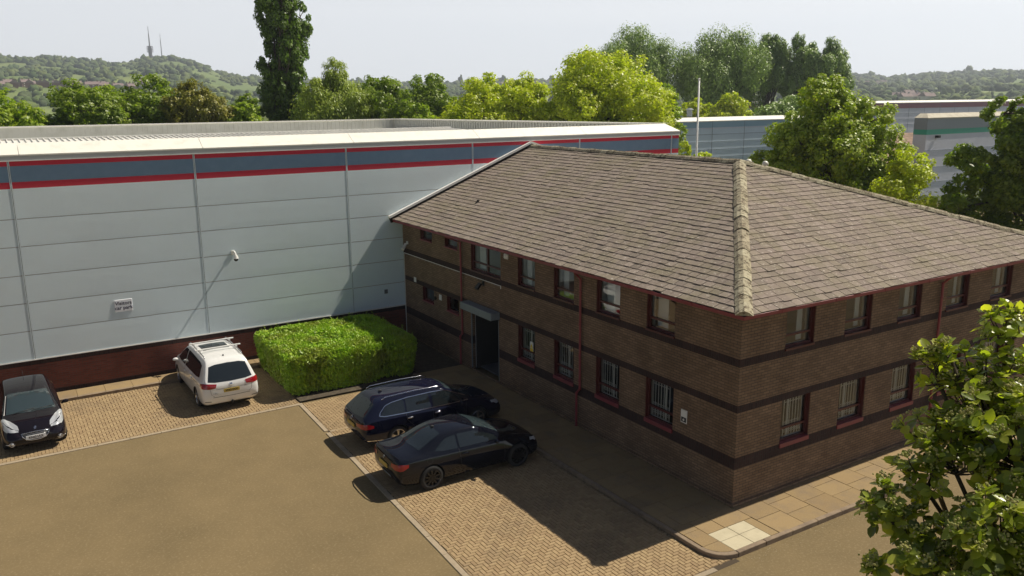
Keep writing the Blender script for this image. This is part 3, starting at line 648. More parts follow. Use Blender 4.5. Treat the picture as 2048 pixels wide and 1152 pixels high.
def body_mesh(name, st, wheels, wr, paint, parent):
    """st: stations (x, w, zb, zs, ws, zr, wr); lofted, subdivided, wheel arches cut"""
    bm = bmesh.new(); rings = []
    for (x, w, zb, zs, ws, zr, wt) in st:
        zm = zb + (zs - zb) * .55
        half = [(w * .80, zb), (w * .965, zb + .05), (w, zb + (zs - zb) * .38), (w * .995, zm + .06), (ws + .01, zs - .03), (ws - .025, zs + .015), ((ws - .03) * .45 + wt * .55, zs + (zr - zs) * .62), (wt, zr - .035), (wt * .80, zr - .004), (wt * .35, zr + .012)]
        ring = [(0, zb)] + half + [(0, zr + .016)]
        rings.append([bm.verts.new((x, y, z)) for y, z in ring] + [bm.verts.new((x, -y, z)) for y, z in reversed(ring[1:-1])])
    n = len(rings[0])
    for a, b in zip(rings, rings[1:]):
        for i in range(n): j = (i + 1) % n; bm.faces.new((a[i], a[j], b[j], b[i]))
    for rg, rev in ((rings[0], False), (rings[-1], True)):
        c = Vector((0, 0, 0))
        for v in rg: c += v.co
        c /= n; cv = bm.verts.new(c)
        # inset ring for a rounder end
        inn = [bm.verts.new(c + (v.co - c) * .62 + Vector(((-.02 if not rev else .02), 0, 0))) for v in rg]
        cv.co.x += (-.025 if not rev else .025)
        for i in range(n):
            j = (i + 1) % n
            bm.faces.new((rg[i], rg[j], inn[j], inn[i])); bm.faces.new((inn[i], inn[j], cv))
    bmesh.ops.recalc_face_normals(bm, faces=bm.faces)
    cl_ = bm.edges.layers.float.new('crease_edge')
    for a, b in zip(rings, rings[1:]):
        for k, cr in ((1, .3), (5, .45), (8, .35)):
            for q in (k, n - k):
                e_ = bm.edges.get((a[q], b[q]))
                if e_: e_[cl_] = cr
    me = bpy.data.meshes.new(name); bm.to_mesh(me); bm.free()
    o = bpy.data.objects.new('tmp', me); COL.objects.link(o)
    sd = o.modifiers.new('s', 'SUBSURF'); sd.levels = 3; sd.render_levels = 3
    cut = bmesh.new()
    for (wx, wy) in wheels:
        M = Matrix.Translation((wx, wy, wr)) @ Matrix.Rotation(R(90), 4, 'X')
        bmesh.ops.create_cone(cut, cap_ends=True, segments=40, radius1=wr + .045, radius2=wr + .045, depth=.62, matrix=M)
    cme = bpy.data.meshes.new('c'); cut.to_mesh(cme); cut.free(); co_ = bpy.data.objects.new('cut', cme); COL.objects.link(co_)
    dg = bpy.context.evaluated_depsgraph_get(); plain = bpy.data.meshes.new_from_object(o.evaluated_get(dg))
    bb = bmesh.new(); bb.from_mesh(plain); tree = BVHTree.FromBMesh(bb); bb.free()
    bo = o.modifiers.new('b', 'BOOLEAN'); bo.operation = 'DIFFERENCE'; bo.object = co_; bo.solver = 'EXACT'
    dg = bpy.context.evaluated_depsgraph_get(); dg.update(); res = bpy.data.meshes.new_from_object(o.evaluated_get(dg))
    bpy.data.objects.remove(o); bpy.data.objects.remove(co_)
    res.materials.clear(); res.materials.append(paint); res.materials.append(M_trim); res.name = name
    for p in res.polygons:
        p.use_smooth = True; mi = 0
        c = p.center
        for wx, wy in wheels:
            d = math.hypot(c.x - wx, c.z - wr)
            if d < wr + .044 and abs(c.y) < 2 and (abs(p.normal.y) > .98 and abs(abs(c.y) - (abs(wy) - .31)) < .02 or abs(d - wr - .045) < .006 and abs(p.normal.y) < .25): mi = 1
        if c.z < st[len(st) // 2][2] + .03 and p.normal.z < -.5: mi = 1
        p.material_index = mi
    res.set_sharp_from_angle(angle=R(38))
    return link_mesh(res, name, parent), tree
def part(name, mats, fn, parent=None, smooth=True):
    for f in (fn if isinstance(fn, list) else [fn]): b = MB(); f(b); b.build(name, mats, parent or t, smooth=smooth, local=True)
class Patch:
    """thin skins laid on the body: two polylines in a projection plane, cast on to the body"""
    def __init__(s, tree): s.t = tree
    def cast(s, kind, a, b):
        if kind == 'L': o, d = Vector((a, 3, b)), Vector((0, -1, 0))
        elif kind == 'R': o, d = Vector((a, -3, b)), Vector((0, 1, 0))
        elif kind == 'rear': o, d = Vector((-3, a, b)), Vector((1, 0, 0))
        elif kind == 'front': o, d = Vector((9, a, b)), Vector((-1, 0, 0))
        elif kind == 'top': o, d = Vector((a, b, 4)), Vector((0, 0, -1))
        h = s.t.ray_cast(o, d)
        return (h[0], h[1] if h[1].dot(d) < 0 else -h[1]) if h[0] is not None else (None, None)
    def strip(s, mb, kind, A, B, off=.006, nu=14, nv=5, mi=0):
        def samp(L, u):
            k = u * (len(L) - 1); i = min(int(k), len(L) - 2); f = k - i; return (L[i][0] + (L[i + 1][0] - L[i][0]) * f, L[i][1] + (L[i + 1][1] - L[i][1]) * f)
        G = []
        for i in range(nu + 1):
            a = samp(A, i / nu); b = samp(B, i / nu); row = []
            for j in range(nv + 1):
                f = j / nv; p, n = s.cast(kind, a[0] + (b[0] - a[0]) * f, a[1] + (b[1] - a[1]) * f); row.append(None if p is None else p + n * off)
            G.append(row)
        for i in range(nu):
            for j in range(nv):
                q = [G[i][j], G[i + 1][j], G[i + 1][j + 1], G[i][j + 1]]
                if all(p is not None for p in q): mb.add(q, [(0, 1, 2, 3)], mi)
def wheel(parent, x, y, r, w, alloy, spokes=5, twin=False):
    s = 1 if y > 0 else -1; wt = MB(); prof = [(-w / 2, r * .70), (-w / 2 + .01, r * .93), (-w / 2 + .04, r), (w / 2 - .04, r), (w / 2 - .01, r * .93), (w / 2, r * .70), (w / 2 - .03, r * .66)]
    n = 36; vs = [(x + rr_ * math.cos(2 * math.pi * k / n), y + s * a, r + rr_ * math.sin(2 * math.pi * k / n)) for k in range(n) for a, rr_ in prof]; m_ = len(prof)
    wt.add(vs, [(k * m_ + i, ((k + 1) % n) * m_ + i, ((k + 1) % n) * m_ + i + 1, k * m_ + i + 1) for k in range(n) for i in range(m_ - 1)])
    wo = wt.build('wheel', M_tyre, parent, smooth=True, local=True)
    ri = r * .70; rm = MB(); vs = [(x + q * math.cos(2 * math.pi * k / n), y + s * a, r + q * math.sin(2 * math.pi * k / n)) for k in range(n) for a, q in ((w / 2 - .002, ri + .006), (w / 2 + .003, ri - .004), (w / 2 - .01, ri - .022), (w / 2 - .07, ri - .03))]
    rm.add(vs, [(k * 4 + i, ((k + 1) % n) * 4 + i, ((k + 1) % n) * 4 + i + 1, k * 4 + i + 1) for k in range(n) for i in range(3)], 0)
    rm.cyl((x, y + s * (w / 2 - .075), r), (x, y + s * (w / 2 - .07), r), ri, n=24, mi=1)
    rm.cyl((x, y + s * (w / 2 - .06), r), (x, y + s * (w / 2 - .012), r), .05, .04, 14, 0)
    for k in range(spokes):
        for dt in ((-.11, .11) if twin else (0,)):
            t = 2 * math.pi * k / spokes + math.pi / 2 + dt; u = Vector((math.cos(t), 0, math.sin(t))); v_ = Vector((-math.sin(t), 0, math.cos(t))); c = Vector((x, y + s * (w / 2 - .035), r))
            wa, wb_ = (.028, .022) if not twin else (.016, .015)
            for_ = [c + u * .03 - v_ * wa, c + u * .03 + v_ * wa, c + u * (ri - .015) + v_ * wb_, c + u * (ri - .015) - v_ * wb_]
            yo = Vector((0, s * .02, 0)); rm.add(for_ + [p + yo for p in for_], [(0, 1, 2, 3), (4, 5, 6, 7), (0, 1, 5, 4), (1, 2, 6, 5), (2, 3, 7, 6), (3, 0, 4, 7)], 0)
    rm.build('rim', [alloy, M_trim], wo, local=True)
def mirror(parent, x, y, z, M_):
    s = 1 if y > 0 else -1; b = MB(); b.ball((x, y + s * .10, z), .085, 12, 8, sc=(.65, 1.15, .72)); b.cyl((x, y - s * .02, z - .05), (x, y + s * .06, z - .02), .03, n=8)
    b.build('mirror', M_, parent, smooth=True, local=True)
def car(name, label, loc, heading, st, wb, ro, tr, wr, paint, cat='car'):
    L = st[-1][0]; t = thing(name, label, cat, loc, heading, None)
    wheels = [(ro, tr), (ro, -tr), (ro + wb, tr), (ro + wb, -tr)]
    body, tree = body_mesh('body', st, wheels, wr, paint, t)
    return t, Patch(tree), wheels, L
GZ = -.097
# --- white people carrier: rear towards the camera
st = [(0.0, .80, .50, .80, .76, .96, .70), (.05, .89, .34, .92, .84, 1.06, .76), (.13, .93, .26, 1.02, .885, 1.16, .78), (.28, .945, .22, 1.03, .90, 1.42, .72), (.44, .95, .20, 1.03, .905, 1.63, .66), (.62, .952, .20, 1.02, .91, 1.685, .64), (1.1, .952, .20, 1.01, .91, 1.71, .64), (2.0, .952, .20, .99, .91, 1.72, .645), (2.8, .952, .20, .97, .91, 1.695, .64), (3.2, .952, .20, .97, .905, 1.60, .65), (3.6, .952, .20, .98, .90, 1.36, .70), (3.95, .945, .20, .99, .88, 1.12, .76), (4.25, .93, .20, .95, .85, 1.03, .72), (4.55, .90, .21, .84, .80, .92, .64), (4.78, .82, .24, .68, .70, .74, .55), (4.86, .70, .30, .58, .60, .62, .46)]
t, P_, wh_, L = car('people_carrier', 'white people carrier with roof bars parked nose to the warehouse wall', (-8.72, 14.06, GZ), R(90.6), st, 2.92, .98, .80, .335, M_paint['white'])
for x, y in wh_: wheel(t, x, y * 1.02, .335, .22, M_alloy, 5)
part('rear_window', M_cglass, lambda b: P_.strip(b, 'rear', [(-.72, 1.07), (-.5, 1.035), (0, 1.02), (.5, 1.035), (.72, 1.07)], [(-.60, 1.50), (-.4, 1.545), (0, 1.56), (.4, 1.545), (.60, 1.50)], nu=20))
for s, K in ((1, 'L'), (-1, 'R')):
    part('side_window', M_cglass, [lambda b: P_.strip(b, K, [(.62, 1.12), (1.0, 1.07), (2.0, 1.04), (2.62, 1.03)], [(.72, 1.49), (1.0, 1.54), (2.0, 1.56), (2.62, 1.55)], nu=20), lambda b: P_.strip(b, K, [(2.70, 1.03), (3.25, 1.02), (3.85, 1.03)], [(2.70, 1.55), (3.10, 1.52), (3.60, 1.25)], nu=12)])
    part('tail_light', M_lred, lambda b: (P_.strip(b, 'rear', [(s * .50, .86), (s * .70, .84), (s * .865, .86)], [(s * .46, .98), (s * .70, 1.015), (s * .855, 1.03)], off=.012, nu=10), P_.strip(b, K, [(.05, .86), (.16, .87), (.30, .93)], [(.06, 1.0), (.16, 1.03), (.30, 1.0)], off=.012, nu=10)))
    part('headlight', M_lclear, lambda b: P_.strip(b, 'front', [(s * .5, .62), (s * .82, .68)], [(s * .55, .72), (s * .80, .84)], off=.008))
    part('door_handle', M_paint['white'], [lambda b: b.ball((1.62, s * .945, .86), .05, 8, 6, sc=(2.2, .5, .5)), lambda b: b.ball((2.55, s * .95, .86), .05, 8, 6, sc=(2.2, .5, .5))])
    part('roof_rail', M_alloy, lambda b: b.tube([(.75, s * .615, 1.69), (.85, s * .61, 1.74), (2.8, s * .61, 1.76), (2.95, s * .61, 1.70)], .02))
    part('door_seam', M_trim, lambda b: (P_.strip(b, K, [(.35, .90), (1.4, .88), (1.5, .87)], [(.35, .908), (1.4, .888), (1.5, .878)], off=.003, nv=1), P_.strip(b, K, [(2.64, .35), (2.66, 1.03)], [(2.652, .35), (2.672, 1.03)], off=.003, nv=1), P_.strip(b, K, [(1.66, .62), (1.5, .87), (1.52, 1.06)], [(1.672, .62), (1.512, .87), (1.532, 1.06)], off=.003, nv=1), P_.strip(b, K, [(3.68, .35), (3.74, .98)], [(3.692, .35), (3.752, .98)], off=.003, nv=1)), smooth=False)
    mirror(t, 3.42, s * .96, 1.06, M_paint['white'])
part('windscreen', M_cglass, lambda b: P_.strip(b, 'top', [(3.98, -.70), (4.02, 0), (3.98, .70)], [(3.22, -.60), (3.26, 0), (3.22, .60)], nv=8))
part('sunroof', M_cglass, lambda b: P_.strip(b, 'top', [(1.65, -.44), (1.65, .44)], [(2.45, -.44), (2.45, .44)], off=.008, nv=8))
part('roof_bar', M_white, lambda b: (b.box(1.38, -.76, 1.815, 1.44, .76, 1.85), b.box(1.36, .58, 1.76, 1.46, .64, 1.815), b.box(1.36, -.64, 1.76, 1.46, -.58, 1.815)), smooth=False)
part('roof_bar', M_white, lambda b: (b.box(2.30, -.76, 1.815, 2.36, .76, 1.85), b.box(2.28, .58, 1.76, 2.38, .64, 1.815), b.box(2.28, -.64, 1.76, 2.38, -.58, 1.815)), smooth=False)
part('antenna', M_trim, lambda b: b.ball((.75, 0, 1.73), .03, 8, 5, sc=(1.4, .8, 1)))
part('wiper', M_chrome, lambda b: b.tube([(.075, 0, 1.03), (.11, -.18, 1.07), (.12, -.34, 1.075)], .011, 6))
part('bumper_strip', M_trim, lambda b: (P_.strip(b, 'rear', [(-.60, .535), (0, .52), (.60, .535)], [(-.60, .55), (0, .535), (.60, .55)], off=.004, nv=1), P_.strip(b, 'rear', [(-.86, .40), (-.66, .385)], [(-.86, .425), (-.66, .41)], off=.004, nv=1), P_.strip(b, 'rear', [(.86, .40), (.66, .385)], [(.86, .425), (.66, .41)], off=.004, nv=1), P_.strip(b, 'rear', [(-.50, .80), (.50, .80)], [(-.50, .81), (.50, .81)], off=.004, nv=1),
    P_.strip(b, 'rear', [(-.68, .83), (-.66, .65), (-.56, .57)], [(-.672, .83), (-.652, .652), (-.56, .578)], off=.004, nv=1), P_.strip(b, 'rear', [(.68, .83), (.66, .65), (.56, .57)], [(.672, .83), (.652, .652), (.56, .578)], off=.004, nv=1)), smooth=False)
def plate(t, P_, kind, z, y, text, yellow, M_bg, w=.52, h=.11, off=.03):
    p, n = P_.cast(kind, y, z); s = -1 if kind == 'rear' else 1
    o = p + Vector((s * off, 0, 0)); M = frame_matrix(o, (0, s, 0), (0, 0, 1))
    b = MB(); b.box(-w / 2, -h / 2, -.02, w / 2, h / 2, .0, M=M); pl = b.build('number_plate', M_bg, t, local=True)
    if text: text_mesh('plate_lettering', text, .092, M @ Matrix.Translation((0, 0, .002)), M_pk, pl, bold=.0025, xs=.88)
    return M
plate(t, P_, 'rear', .735, 0, 'VN63 OOU', True, M_py)
def disc_badge(name, t, P_, kind, y, z, r, M1, shape='S'):
    p, n = P_.cast(kind, y, z); s = -1 if kind == 'rear' else 1; M = frame_matrix(p + n * .012, (0, s, 0), n.cross(Vector((0, s, 0)))); M = frame_matrix(p + n * .012, (0, s, 0), Vector((0, 0, 1)) - n * n.z)
    b = MB(); 
    if shape == 'S':
        b.bbox(-r, -r * .8, -.01, r, -r * .35, .006, .01, M=M); b.bbox(-r, -r * .2, -.01, r, r * .2, .006, .01, M=M); b.bbox(-r, r * .35, -.01, r, r * .8, .006, .01, M=M)
        b.box(-r, 0, -.01, -r * .7, r * .5, .005, M=M); b.box(r * .7, -r * .5, -.01, r, 0, .005, M=M)
    elif shape == 'ring':
        b.tube([M @ Vector((r * math.cos(a), r * math.sin(a), 0)) for a in [2 * math.pi * k / 16 for k in range(17)]], .006, 6)
        b.tube([M @ Vector((r * x, r * y, 0)) for x, y in ((-.6, .6), (-.25, -.7), (0, .1), (.25, -.7), (.6, .6))], .005, 5)
    elif shape == 'roundel':
        b.cyl(M @ Vector((0, 0, -.005)), M @ Vector((0, 0, .004)), r, n=18)
    elif shape == 'lion':
        pts = [(-.5, -1), (-.1, -.2), (-.7, -.1), (-.1, .1), (-.5, .5), (.1, .3), (0, .8), (.45, 1), (.9, .5), (.6, .2), (.8, -.3), (.4, -.2), (.5, -1), (.2, -.9), (.15, -.4), (-.2, -1)]
        k = len(b.v); b.add([M @ Vector((x * r, y * r, .004)) for x, y in pts], [tuple(range(len(pts)))])
    b.build(name, M1, t, local=True)
disc_badge('badge', t, P_, 'rear', 0, .925, .055, M_chrome, 'S')
part('sticker', M_grey, lambda b: P_.strip(b, 'rear', [(.535, .66), (.495, .66)], [(.535, .685), (.495, .685)], off=.003, nu=2, nv=1), smooth=False)
part('fuel_sticker', M_grey, lambda b: b.tube([P_.cast('rear', .515 + .07 * math.cos(a), .672 + .04 * math.sin(a))[0] + Vector((-.003, 0, 0)) for a in [2 * math.pi * k / 20 for k in range(21)]], .003, 4))
part('tow_bar', M_trim, lambda b: b.tube([(.15, 0, .28), (-.05, 0, .30), (-.06, 0, .38)], .025, 8))

# --- navy estate
st = [(0, .74, .46, .74, .70, .88, .64), (.05, .85, .34, .84, .80, .98, .74), (.13, .89, .26, .93, .85, 1.05, .76), (.30, .905, .22, .96, .86, 1.20, .71), (.52, .91, .19, .96, .87, 1.40, .64), (.74, .91, .18, .96, .875, 1.475, .62), (1.2, .91, .18, .95, .88, 1.50, .62), (2.1, .91, .18, .93, .88, 1.51, .61), (2.7, .91, .18, .92, .88, 1.48, .60), (3.05, .91, .18, .92, .875, 1.36, .62), (3.45, .91, .18, .93, .86, 1.13, .68), (3.75, .905, .18, .92, .84, .98, .72), (4.1, .90, .18, .87, .80, .93, .68), (4.45, .87, .19, .78, .74, .84, .60), (4.68, .80, .22, .66, .66, .71, .52), (4.78, .68, .28, .56, .56, .60, .44)]
t, P_, wh_, L = car('estate_car', 'navy blue estate car with silver window trim parked beside the hedge', (-6.46, 9.30, GZ), R(-0.5), st, 2.71, 1.09, .775, .325, M_paint['navy'])
t.location = (-6.42, 9.10, GZ)
for x, y in wh_: wheel(t, x, y * 1.02, .325, .22, M_alloy, 5, True)
part('rear_window', M_cglass, lambda b: P_.strip(b, 'rear', [(-.70, 1.03), (0, .99), (.70, 1.03)], [(-.59, 1.34), (0, 1.39), (.59, 1.34)], nu=18))
for s, K in ((1, 'L'), (-1, 'R')):
    part('side_window', M_cglass, [lambda b: P_.strip(b, K, [(.60, 1.05), (1.0, 1.01), (1.36, .995)], [(.78, 1.27), (1.0, 1.33), (1.36, 1.37)], nu=12), lambda b: P_.strip(b, K, [(1.42, .995), (2.2, .985)], [(1.42, 1.375), (2.2, 1.39)], nu=14), lambda b: P_.strip(b, K, [(2.30, .985), (2.9, .98), (3.5, .985)], [(2.30, 1.39), (2.75, 1.36), (3.36, 1.10)], nu=12)])
    lo = [(.53, 1.04), (.70, 1.0), (1.4, .978), (2.4, .965), (3.5, .965)]; hi = [(.56, 1.12), (.76, 1.30), (1.0, 1.36), (1.5, 1.405), (2.3, 1.415), (2.78, 1.385), (3.45, 1.10)]
    def trim(b):
        P_.strip(b, K, lo, [(x, z + .022) for x, z in lo], off=.010, nu=26, nv=1); P_.strip(b, K, hi, [(x, z - .018) for x, z in hi], off=.010, nu=26, nv=1); P_.strip(b, K, [(.53, 1.04), (.56, 1.12)], [(.555, 1.04), (.585, 1.11)], off=.010, nu=3, nv=1)
    part('window_trim', M_chrome, trim)
    part('tail_light', M_lred, lambda b: (P_.strip(b, 'rear', [(s * .40, .74), (s * .70, .72), (s * .82, .73)], [(s * .38, .82), (s * .70, .86), (s * .82, .865)], off=.012, nu=10), P_.strip(b, K, [(.06, .72), (.16, .73), (.33, .745)], [(.07, .87), (.16, .875), (.33, .82)], off=.012, nu=10)))
    part('headlight', M_lclear, lambda b: (P_.strip(b, 'front', [(s * .45, .58), (s * .78, .62)], [(s * .48, .68), (s * .78, .76)], off=.008), P_.strip(b, K, [(4.66, .64), (4.35, .70)], [(4.62, .73), (4.3, .78)], off=.008)))
    part('door_handle', M_chrome, [lambda b: b.ball((1.50, s * .905, .84), .05, 8, 6, sc=(2.2, .5, .5)), lambda b: b.ball((2.42, s * .908, .82), .05, 8, 6, sc=(2.2, .5, .5))])
    part('roof_rail', M_chrome, lambda b: b.tube([(.72, s * .595, 1.455), (.85, s * .59, 1.515), (1.8, s * .585, 1.545), (2.55, s * .58, 1.52), (2.75, s * .575, 1.465)], .014))
    part('door_seam', M_trim, lambda b: (P_.strip(b, K, [(2.27, .32), (2.25, .97)], [(2.28, .32), (2.26, .97)], off=.003, nv=1), P_.strip(b, K, [(3.35, .32), (3.42, .95)], [(3.36, .32), (3.43, .95)], off=.003, nv=1), P_.strip(b, K, [(1.62, .55), (1.38, .80), (1.38, .97)], [(1.63, .55), (1.39, .80), (1.39, .97)], off=.003, nv=1)), smooth=False)
    part('sill_trim', M_chrome, lambda b: P_.strip(b, K, [(.12, .365), (.72, .31)], [(.12, .385), (.72, .325)], off=.01, nv=1))
    mirror(t, 3.18, s * .91, 1.0, M_paint['navy'])
part('bumper_trim', M_chrome, lambda b: P_.strip(b, 'rear', [(-.84, .39), (-.6, .36), (0, .35), (.6, .36), (.84, .39)], [(-.84, .412), (-.6, .382), (0, .372), (.6, .382), (.84, .412)], off=.012, nv=1, nu=20))
part('windscreen', M_cglass_b, lambda b: P_.strip(b, 'top', [(3.72, -.66), (3.80, 0), (3.72, .66)], [(2.84, -.55), (2.92, 0), (2.84, .55)], nv=8))
part('antenna', M_trim, lambda b: b.ball((.92, 0, 1.52), .03, 8, 5, sc=(2.2, .6, 1.2)))
plate(t, P_, 'rear', .70, 0, None, True, M_py); disc_badge('badge', t, P_, 'rear', 0, .88, .055, M_chrome, 'ring')

# --- black coupe
st = [(0, .72, .46, .74, .68, .86, .60), (.05, .86, .32, .84, .80, .955, .74), (.14, .90, .24, .90, .85, .99, .72), (.42, .925, .20, .93, .86, 1.01, .70), (.72, .93, .17, .93, .86, 1.04, .68), (1.0, .93, .16, .93, .855, 1.18, .62), (1.35, .925, .16, .92, .85, 1.335, .57), (1.75, .92, .16, .91, .85, 1.40, .56), (2.2, .92, .16, .90, .85, 1.405, .56), (2.55, .92, .16, .89, .85, 1.36, .57), (2.95, .92, .16, .89, .85, 1.19, .61), (3.30, .92, .16, .89, .84, 1.0, .68), (3.7, .92, .16, .86, .80, .93, .68), (4.05, .90, .17, .79, .75, .85, .62), (4.32, .83, .20, .68, .68, .72, .54), (4.44, .68, .26, .56, .56, .60, .42)]
t, P_, wh_, L = car('coupe', 'glossy black two door coupe with black wheels parked nearest the corner of the brick office', (-6.72, 6.05, GZ), R(-1.0), st, 2.69, .95, .79, .335, M_paint['black'])
for x, y in wh_: wheel(t, x, y * 1.03, .335, .24, M_alloyd, 10)
part('rear_window', M_cglass, lambda b: P_.strip(b, 'top', [(.72, -.60), (.66, 0), (.72, .60)], [(1.42, -.47), (1.40, 0), (1.42, .47)], nu=16, nv=8))
for s, K in ((1, 'L'), (-1, 'R')):
    part('side_window', M_cglass, [lambda b: P_.strip(b, K, [(1.10, 1.00), (1.4, .965), (1.78, .955)], [(1.36, 1.17), (1.5, 1.24), (1.78, 1.275)], nu=12), lambda b: P_.strip(b, K, [(1.84, .955), (2.4, .945), (3.02, .945)], [(1.84, 1.28), (2.35, 1.27), (2.92, 1.06)], nu=14)])
    part('tail_light', M_lred, lambda b: (P_.strip(b, 'rear', [(s * .48, .73), (s * .70, .70), (s * .83, .71)], [(s * .48, .83), (s * .70, .85), (s * .83, .86)], off=.012, nu=10), P_.strip(b, K, [(.06, .70), (.15, .71), (.30, .78)], [(.07, .86), (.15, .865), (.32, .85)], off=.012, nu=10)))
    part('headlight', M_lclear, lambda b: (P_.strip(b, 'front', [(s * .45, .56), (s * .76, .60)], [(s * .48, .66), (s * .76, .70)], off=.008), P_.strip(b, K, [(4.34, .62), (4.08, .66)], [(4.32, .68), (4.1, .73)], off=.008)))
    part('door_handle', M_paint['black'], lambda b: b.ball((1.98, s * .915, .80), .05, 8, 6, sc=(2.2, .5, .5)))
    part('door_seam', M_trim, lambda b: (P_.strip(b, K, [(1.86, .28), (1.80, .94)], [(1.87, .28), (1.81, .94)], off=.003, nv=1), P_.strip(b, K, [(3.18, .28), (3.20, .90)], [(3.19, .28), (3.21, .90)], off=.003, nv=1), P_.strip(b, K, [(.10, .56), (.45, .60), (.56, .60)], [(.10, .568), (.45, .608), (.56, .608)], off=.003, nv=1)), smooth=False)
    part('sill_trim', M_chrome, lambda b: P_.strip(b, K, [(1.45, .225), (2.9, .215)], [(1.45, .235), (2.9, .225)], off=.01, nv=1) if s else None)
    part('fuel_cap', M_trim, lambda b: b.tube([P_.cast(K, .92 + .085 * math.cos(a), .82 + .075 * math.sin(a))[0] for a in [2 * math.pi * k / 16 for k in range(17)]], .003, 4)) if s < 0 else None
    mirror(t, 2.88, s * .91, .97, M_paint['black'])
part('windscreen', M_cglass_b, lambda b: P_.strip(b, 'top', [(3.28, -.64), (3.36, 0), (3.28, .64)], [(2.46, -.50), (2.52, 0), (2.46, .50)], nv=8))
part('boot_spoiler', M_paint['black'], lambda b: b.tube([(.10, -.72, .985), (.04, -.4, 1.015), (.03, 0, 1.02), (.04, .4, 1.015), (.10, .72, .985)], .018, 8))
part('bumper_insert', M_grey, lambda b: P_.strip(b, 'rear', [(-.30, .34), (.30, .34)], [(-.34, .43), (.34, .43)], off=.008, nv=2))
part('antenna', M_trim, lambda b: b.ball((1.42, 0, 1.37), .03, 8, 5, sc=(2.2, .6, 1.2)))
plate(t, P_, 'rear', .665, 0, None, True, M_py); disc_badge('badge', t, P_, 'rear', 0, .84, .04, M_grey, 'roundel')

# --- black hatchback: nose towards the camera
st = [(0, .70, .45, .76, .66, .86, .58), (.06, .82, .32, .86, .76, .98, .66), (.15, .86, .26, .95, .80, 1.12, .66), (.32, .868, .22, .97, .82, 1.32, .60), (.55, .87, .19, .96, .83, 1.415, .58), (1.0, .87, .18, .94, .835, 1.445, .58), (1.6, .87, .18, .92, .84, 1.455, .58), (2.05, .87, .18, .90, .84, 1.42, .58), (2.4, .87, .18, .90, .835, 1.30, .60), (2.8, .87, .18, .91, .82, 1.09, .66), (3.1, .865, .18, .91, .80, .97, .70), (3.4, .855, .18, .85, .76, .90, .64), (3.7, .82, .20, .73, .68, .79, .54), (3.88, .74, .23, .62, .60, .66, .44), (3.97, .62, .30, .52, .50, .54, .34)]
t, P_, wh_, L = car('hatchback', 'black hatchback with chrome edged grille facing out of its bay on the block paving', (-14.58, 17.72, GZ), R(-88.5), st, 2.54, .62, .74, .31, M_paint['blackplum'])
for x, y in wh_: wheel(t, x, y * 1.02, .31, .2, M_alloy, 5)
part('windscreen', M_cglass_b, lambda b: P_.strip(b, 'top', [(3.02, -.66), (3.12, 0), (3.02, .66)], [(2.16, -.53), (2.22, 0), (2.16, .53)], nu=18, nv=10))
part('rear_window', M_cglass, lambda b: P_.strip(b, 'rear', [(-.58, 1.02), (.58, 1.02)], [(-.50, 1.28), (.50, 1.28)]))
for s, K in ((1, 'L'), (-1, 'R')):
    part('side_window', M_cglass, [lambda b: P_.strip(b, K, [(.45, 1.02), (1.38, .97)], [(.62, 1.28), (1.38, 1.33)]), lambda b: P_.strip(b, K, [(1.46, .97), (2.2, .955), (2.85, .97)], [(1.46, 1.33), (2.0, 1.31), (2.62, 1.10)])])
    def hl(b):
        P_.strip(b, 'top', [(3.80, s * .40), (3.70, s * .56), (3.50, s * .70), (3.15, s * .80)], [(3.66, s * .42), (3.52, s * .50), (3.34, s * .60), (3.12, s * .765)], off=.010, nu=14, nv=6)
        P_.strip(b, K, [(3.72, .66), (3.5, .70), (3.15, .84)], [(3.68, .76), (3.45, .83), (3.12, .90)], off=.010, nu=14, nv=6)
        P_.strip(b, 'front', [(s * .42, .66), (s * .70, .68)], [(s * .42, .70), (s * .66, .76)], off=.010)
    part('headlight', M_lclear, hl)
    part('tail_light', M_lred, lambda b: P_.strip(b, K, [(.1, .82), (.4, .88)], [(.12, .98), (.42, .98)], off=.01))
    p_, n_ = P_.cast('front', s * .62, .36); M = frame_matrix(p_ + n_ * .01, (0, 1, 0), (0, 0, 1))
    part('fog_light', [M_chrome, M_lclear], lambda b: (b.tube([M @ Vector((.065 * math.cos(a), .06 * math.sin(a), 0)) for a in [2 * math.pi * k / 16 for k in range(17)]], .010, 6), b.cyl(p_ + n_ * .0, p_ + n_ * .02, .045, n=14, mi=1), b.tube([M @ Vector((s * .065, 0, 0)), M @ Vector((s * .16, .025, -.02))], .010, 6)))
    mirror(t, 2.62, s * .87, .98, M_paint['blackplum'])
    part('pillar_trim', M_white, lambda b: P_.strip(b, 'top', [(3.0, s * .695), (2.2, s * .565)], [(3.0, s * .715), (2.2, s * .58)], off=.006, nv=1)) if s < 0 else None
def gr_(b):
    P_.strip(b, 'front', [(-.34, .60), (0, .60), (.34, .60)], [(-.22, .45), (0, .42), (.22, .45)], off=.012, nu=14, nv=6)
part('grille', M_trim, gr_)
loop = [(-.36, .615), (0, .635), (.36, .615), (.34, .54), (.25, .455), (.12, .415), (0, .41), (-.12, .415), (-.25, .455), (-.34, .54), (-.36, .615)]
part('grille_surround', M_chrome, lambda b: b.tube([P_.cast('front', y, z)[0] + Vector((.012, 0, 0)) for y, z in loop], .013, 6))
for zz in (.59, .565): part('grille_bar', M_chrome, lambda b: b.tube([P_.cast('front', y, zz)[0] + Vector((.014, 0, 0)) for y in (-.33, -.15, 0, .15, .33)], .004, 5))
plate(t, P_, 'front', .50, 0, 'KN62 ULX', False, M_pw, off=.022)
disc_badge('badge', t, P_, 'front', 0, .715, .06, M_chrome, 'lion')
part('antenna', M_trim, lambda b: b.tube([(.75, 0, 1.44), (.62, 0, 1.62)], .005, 5))
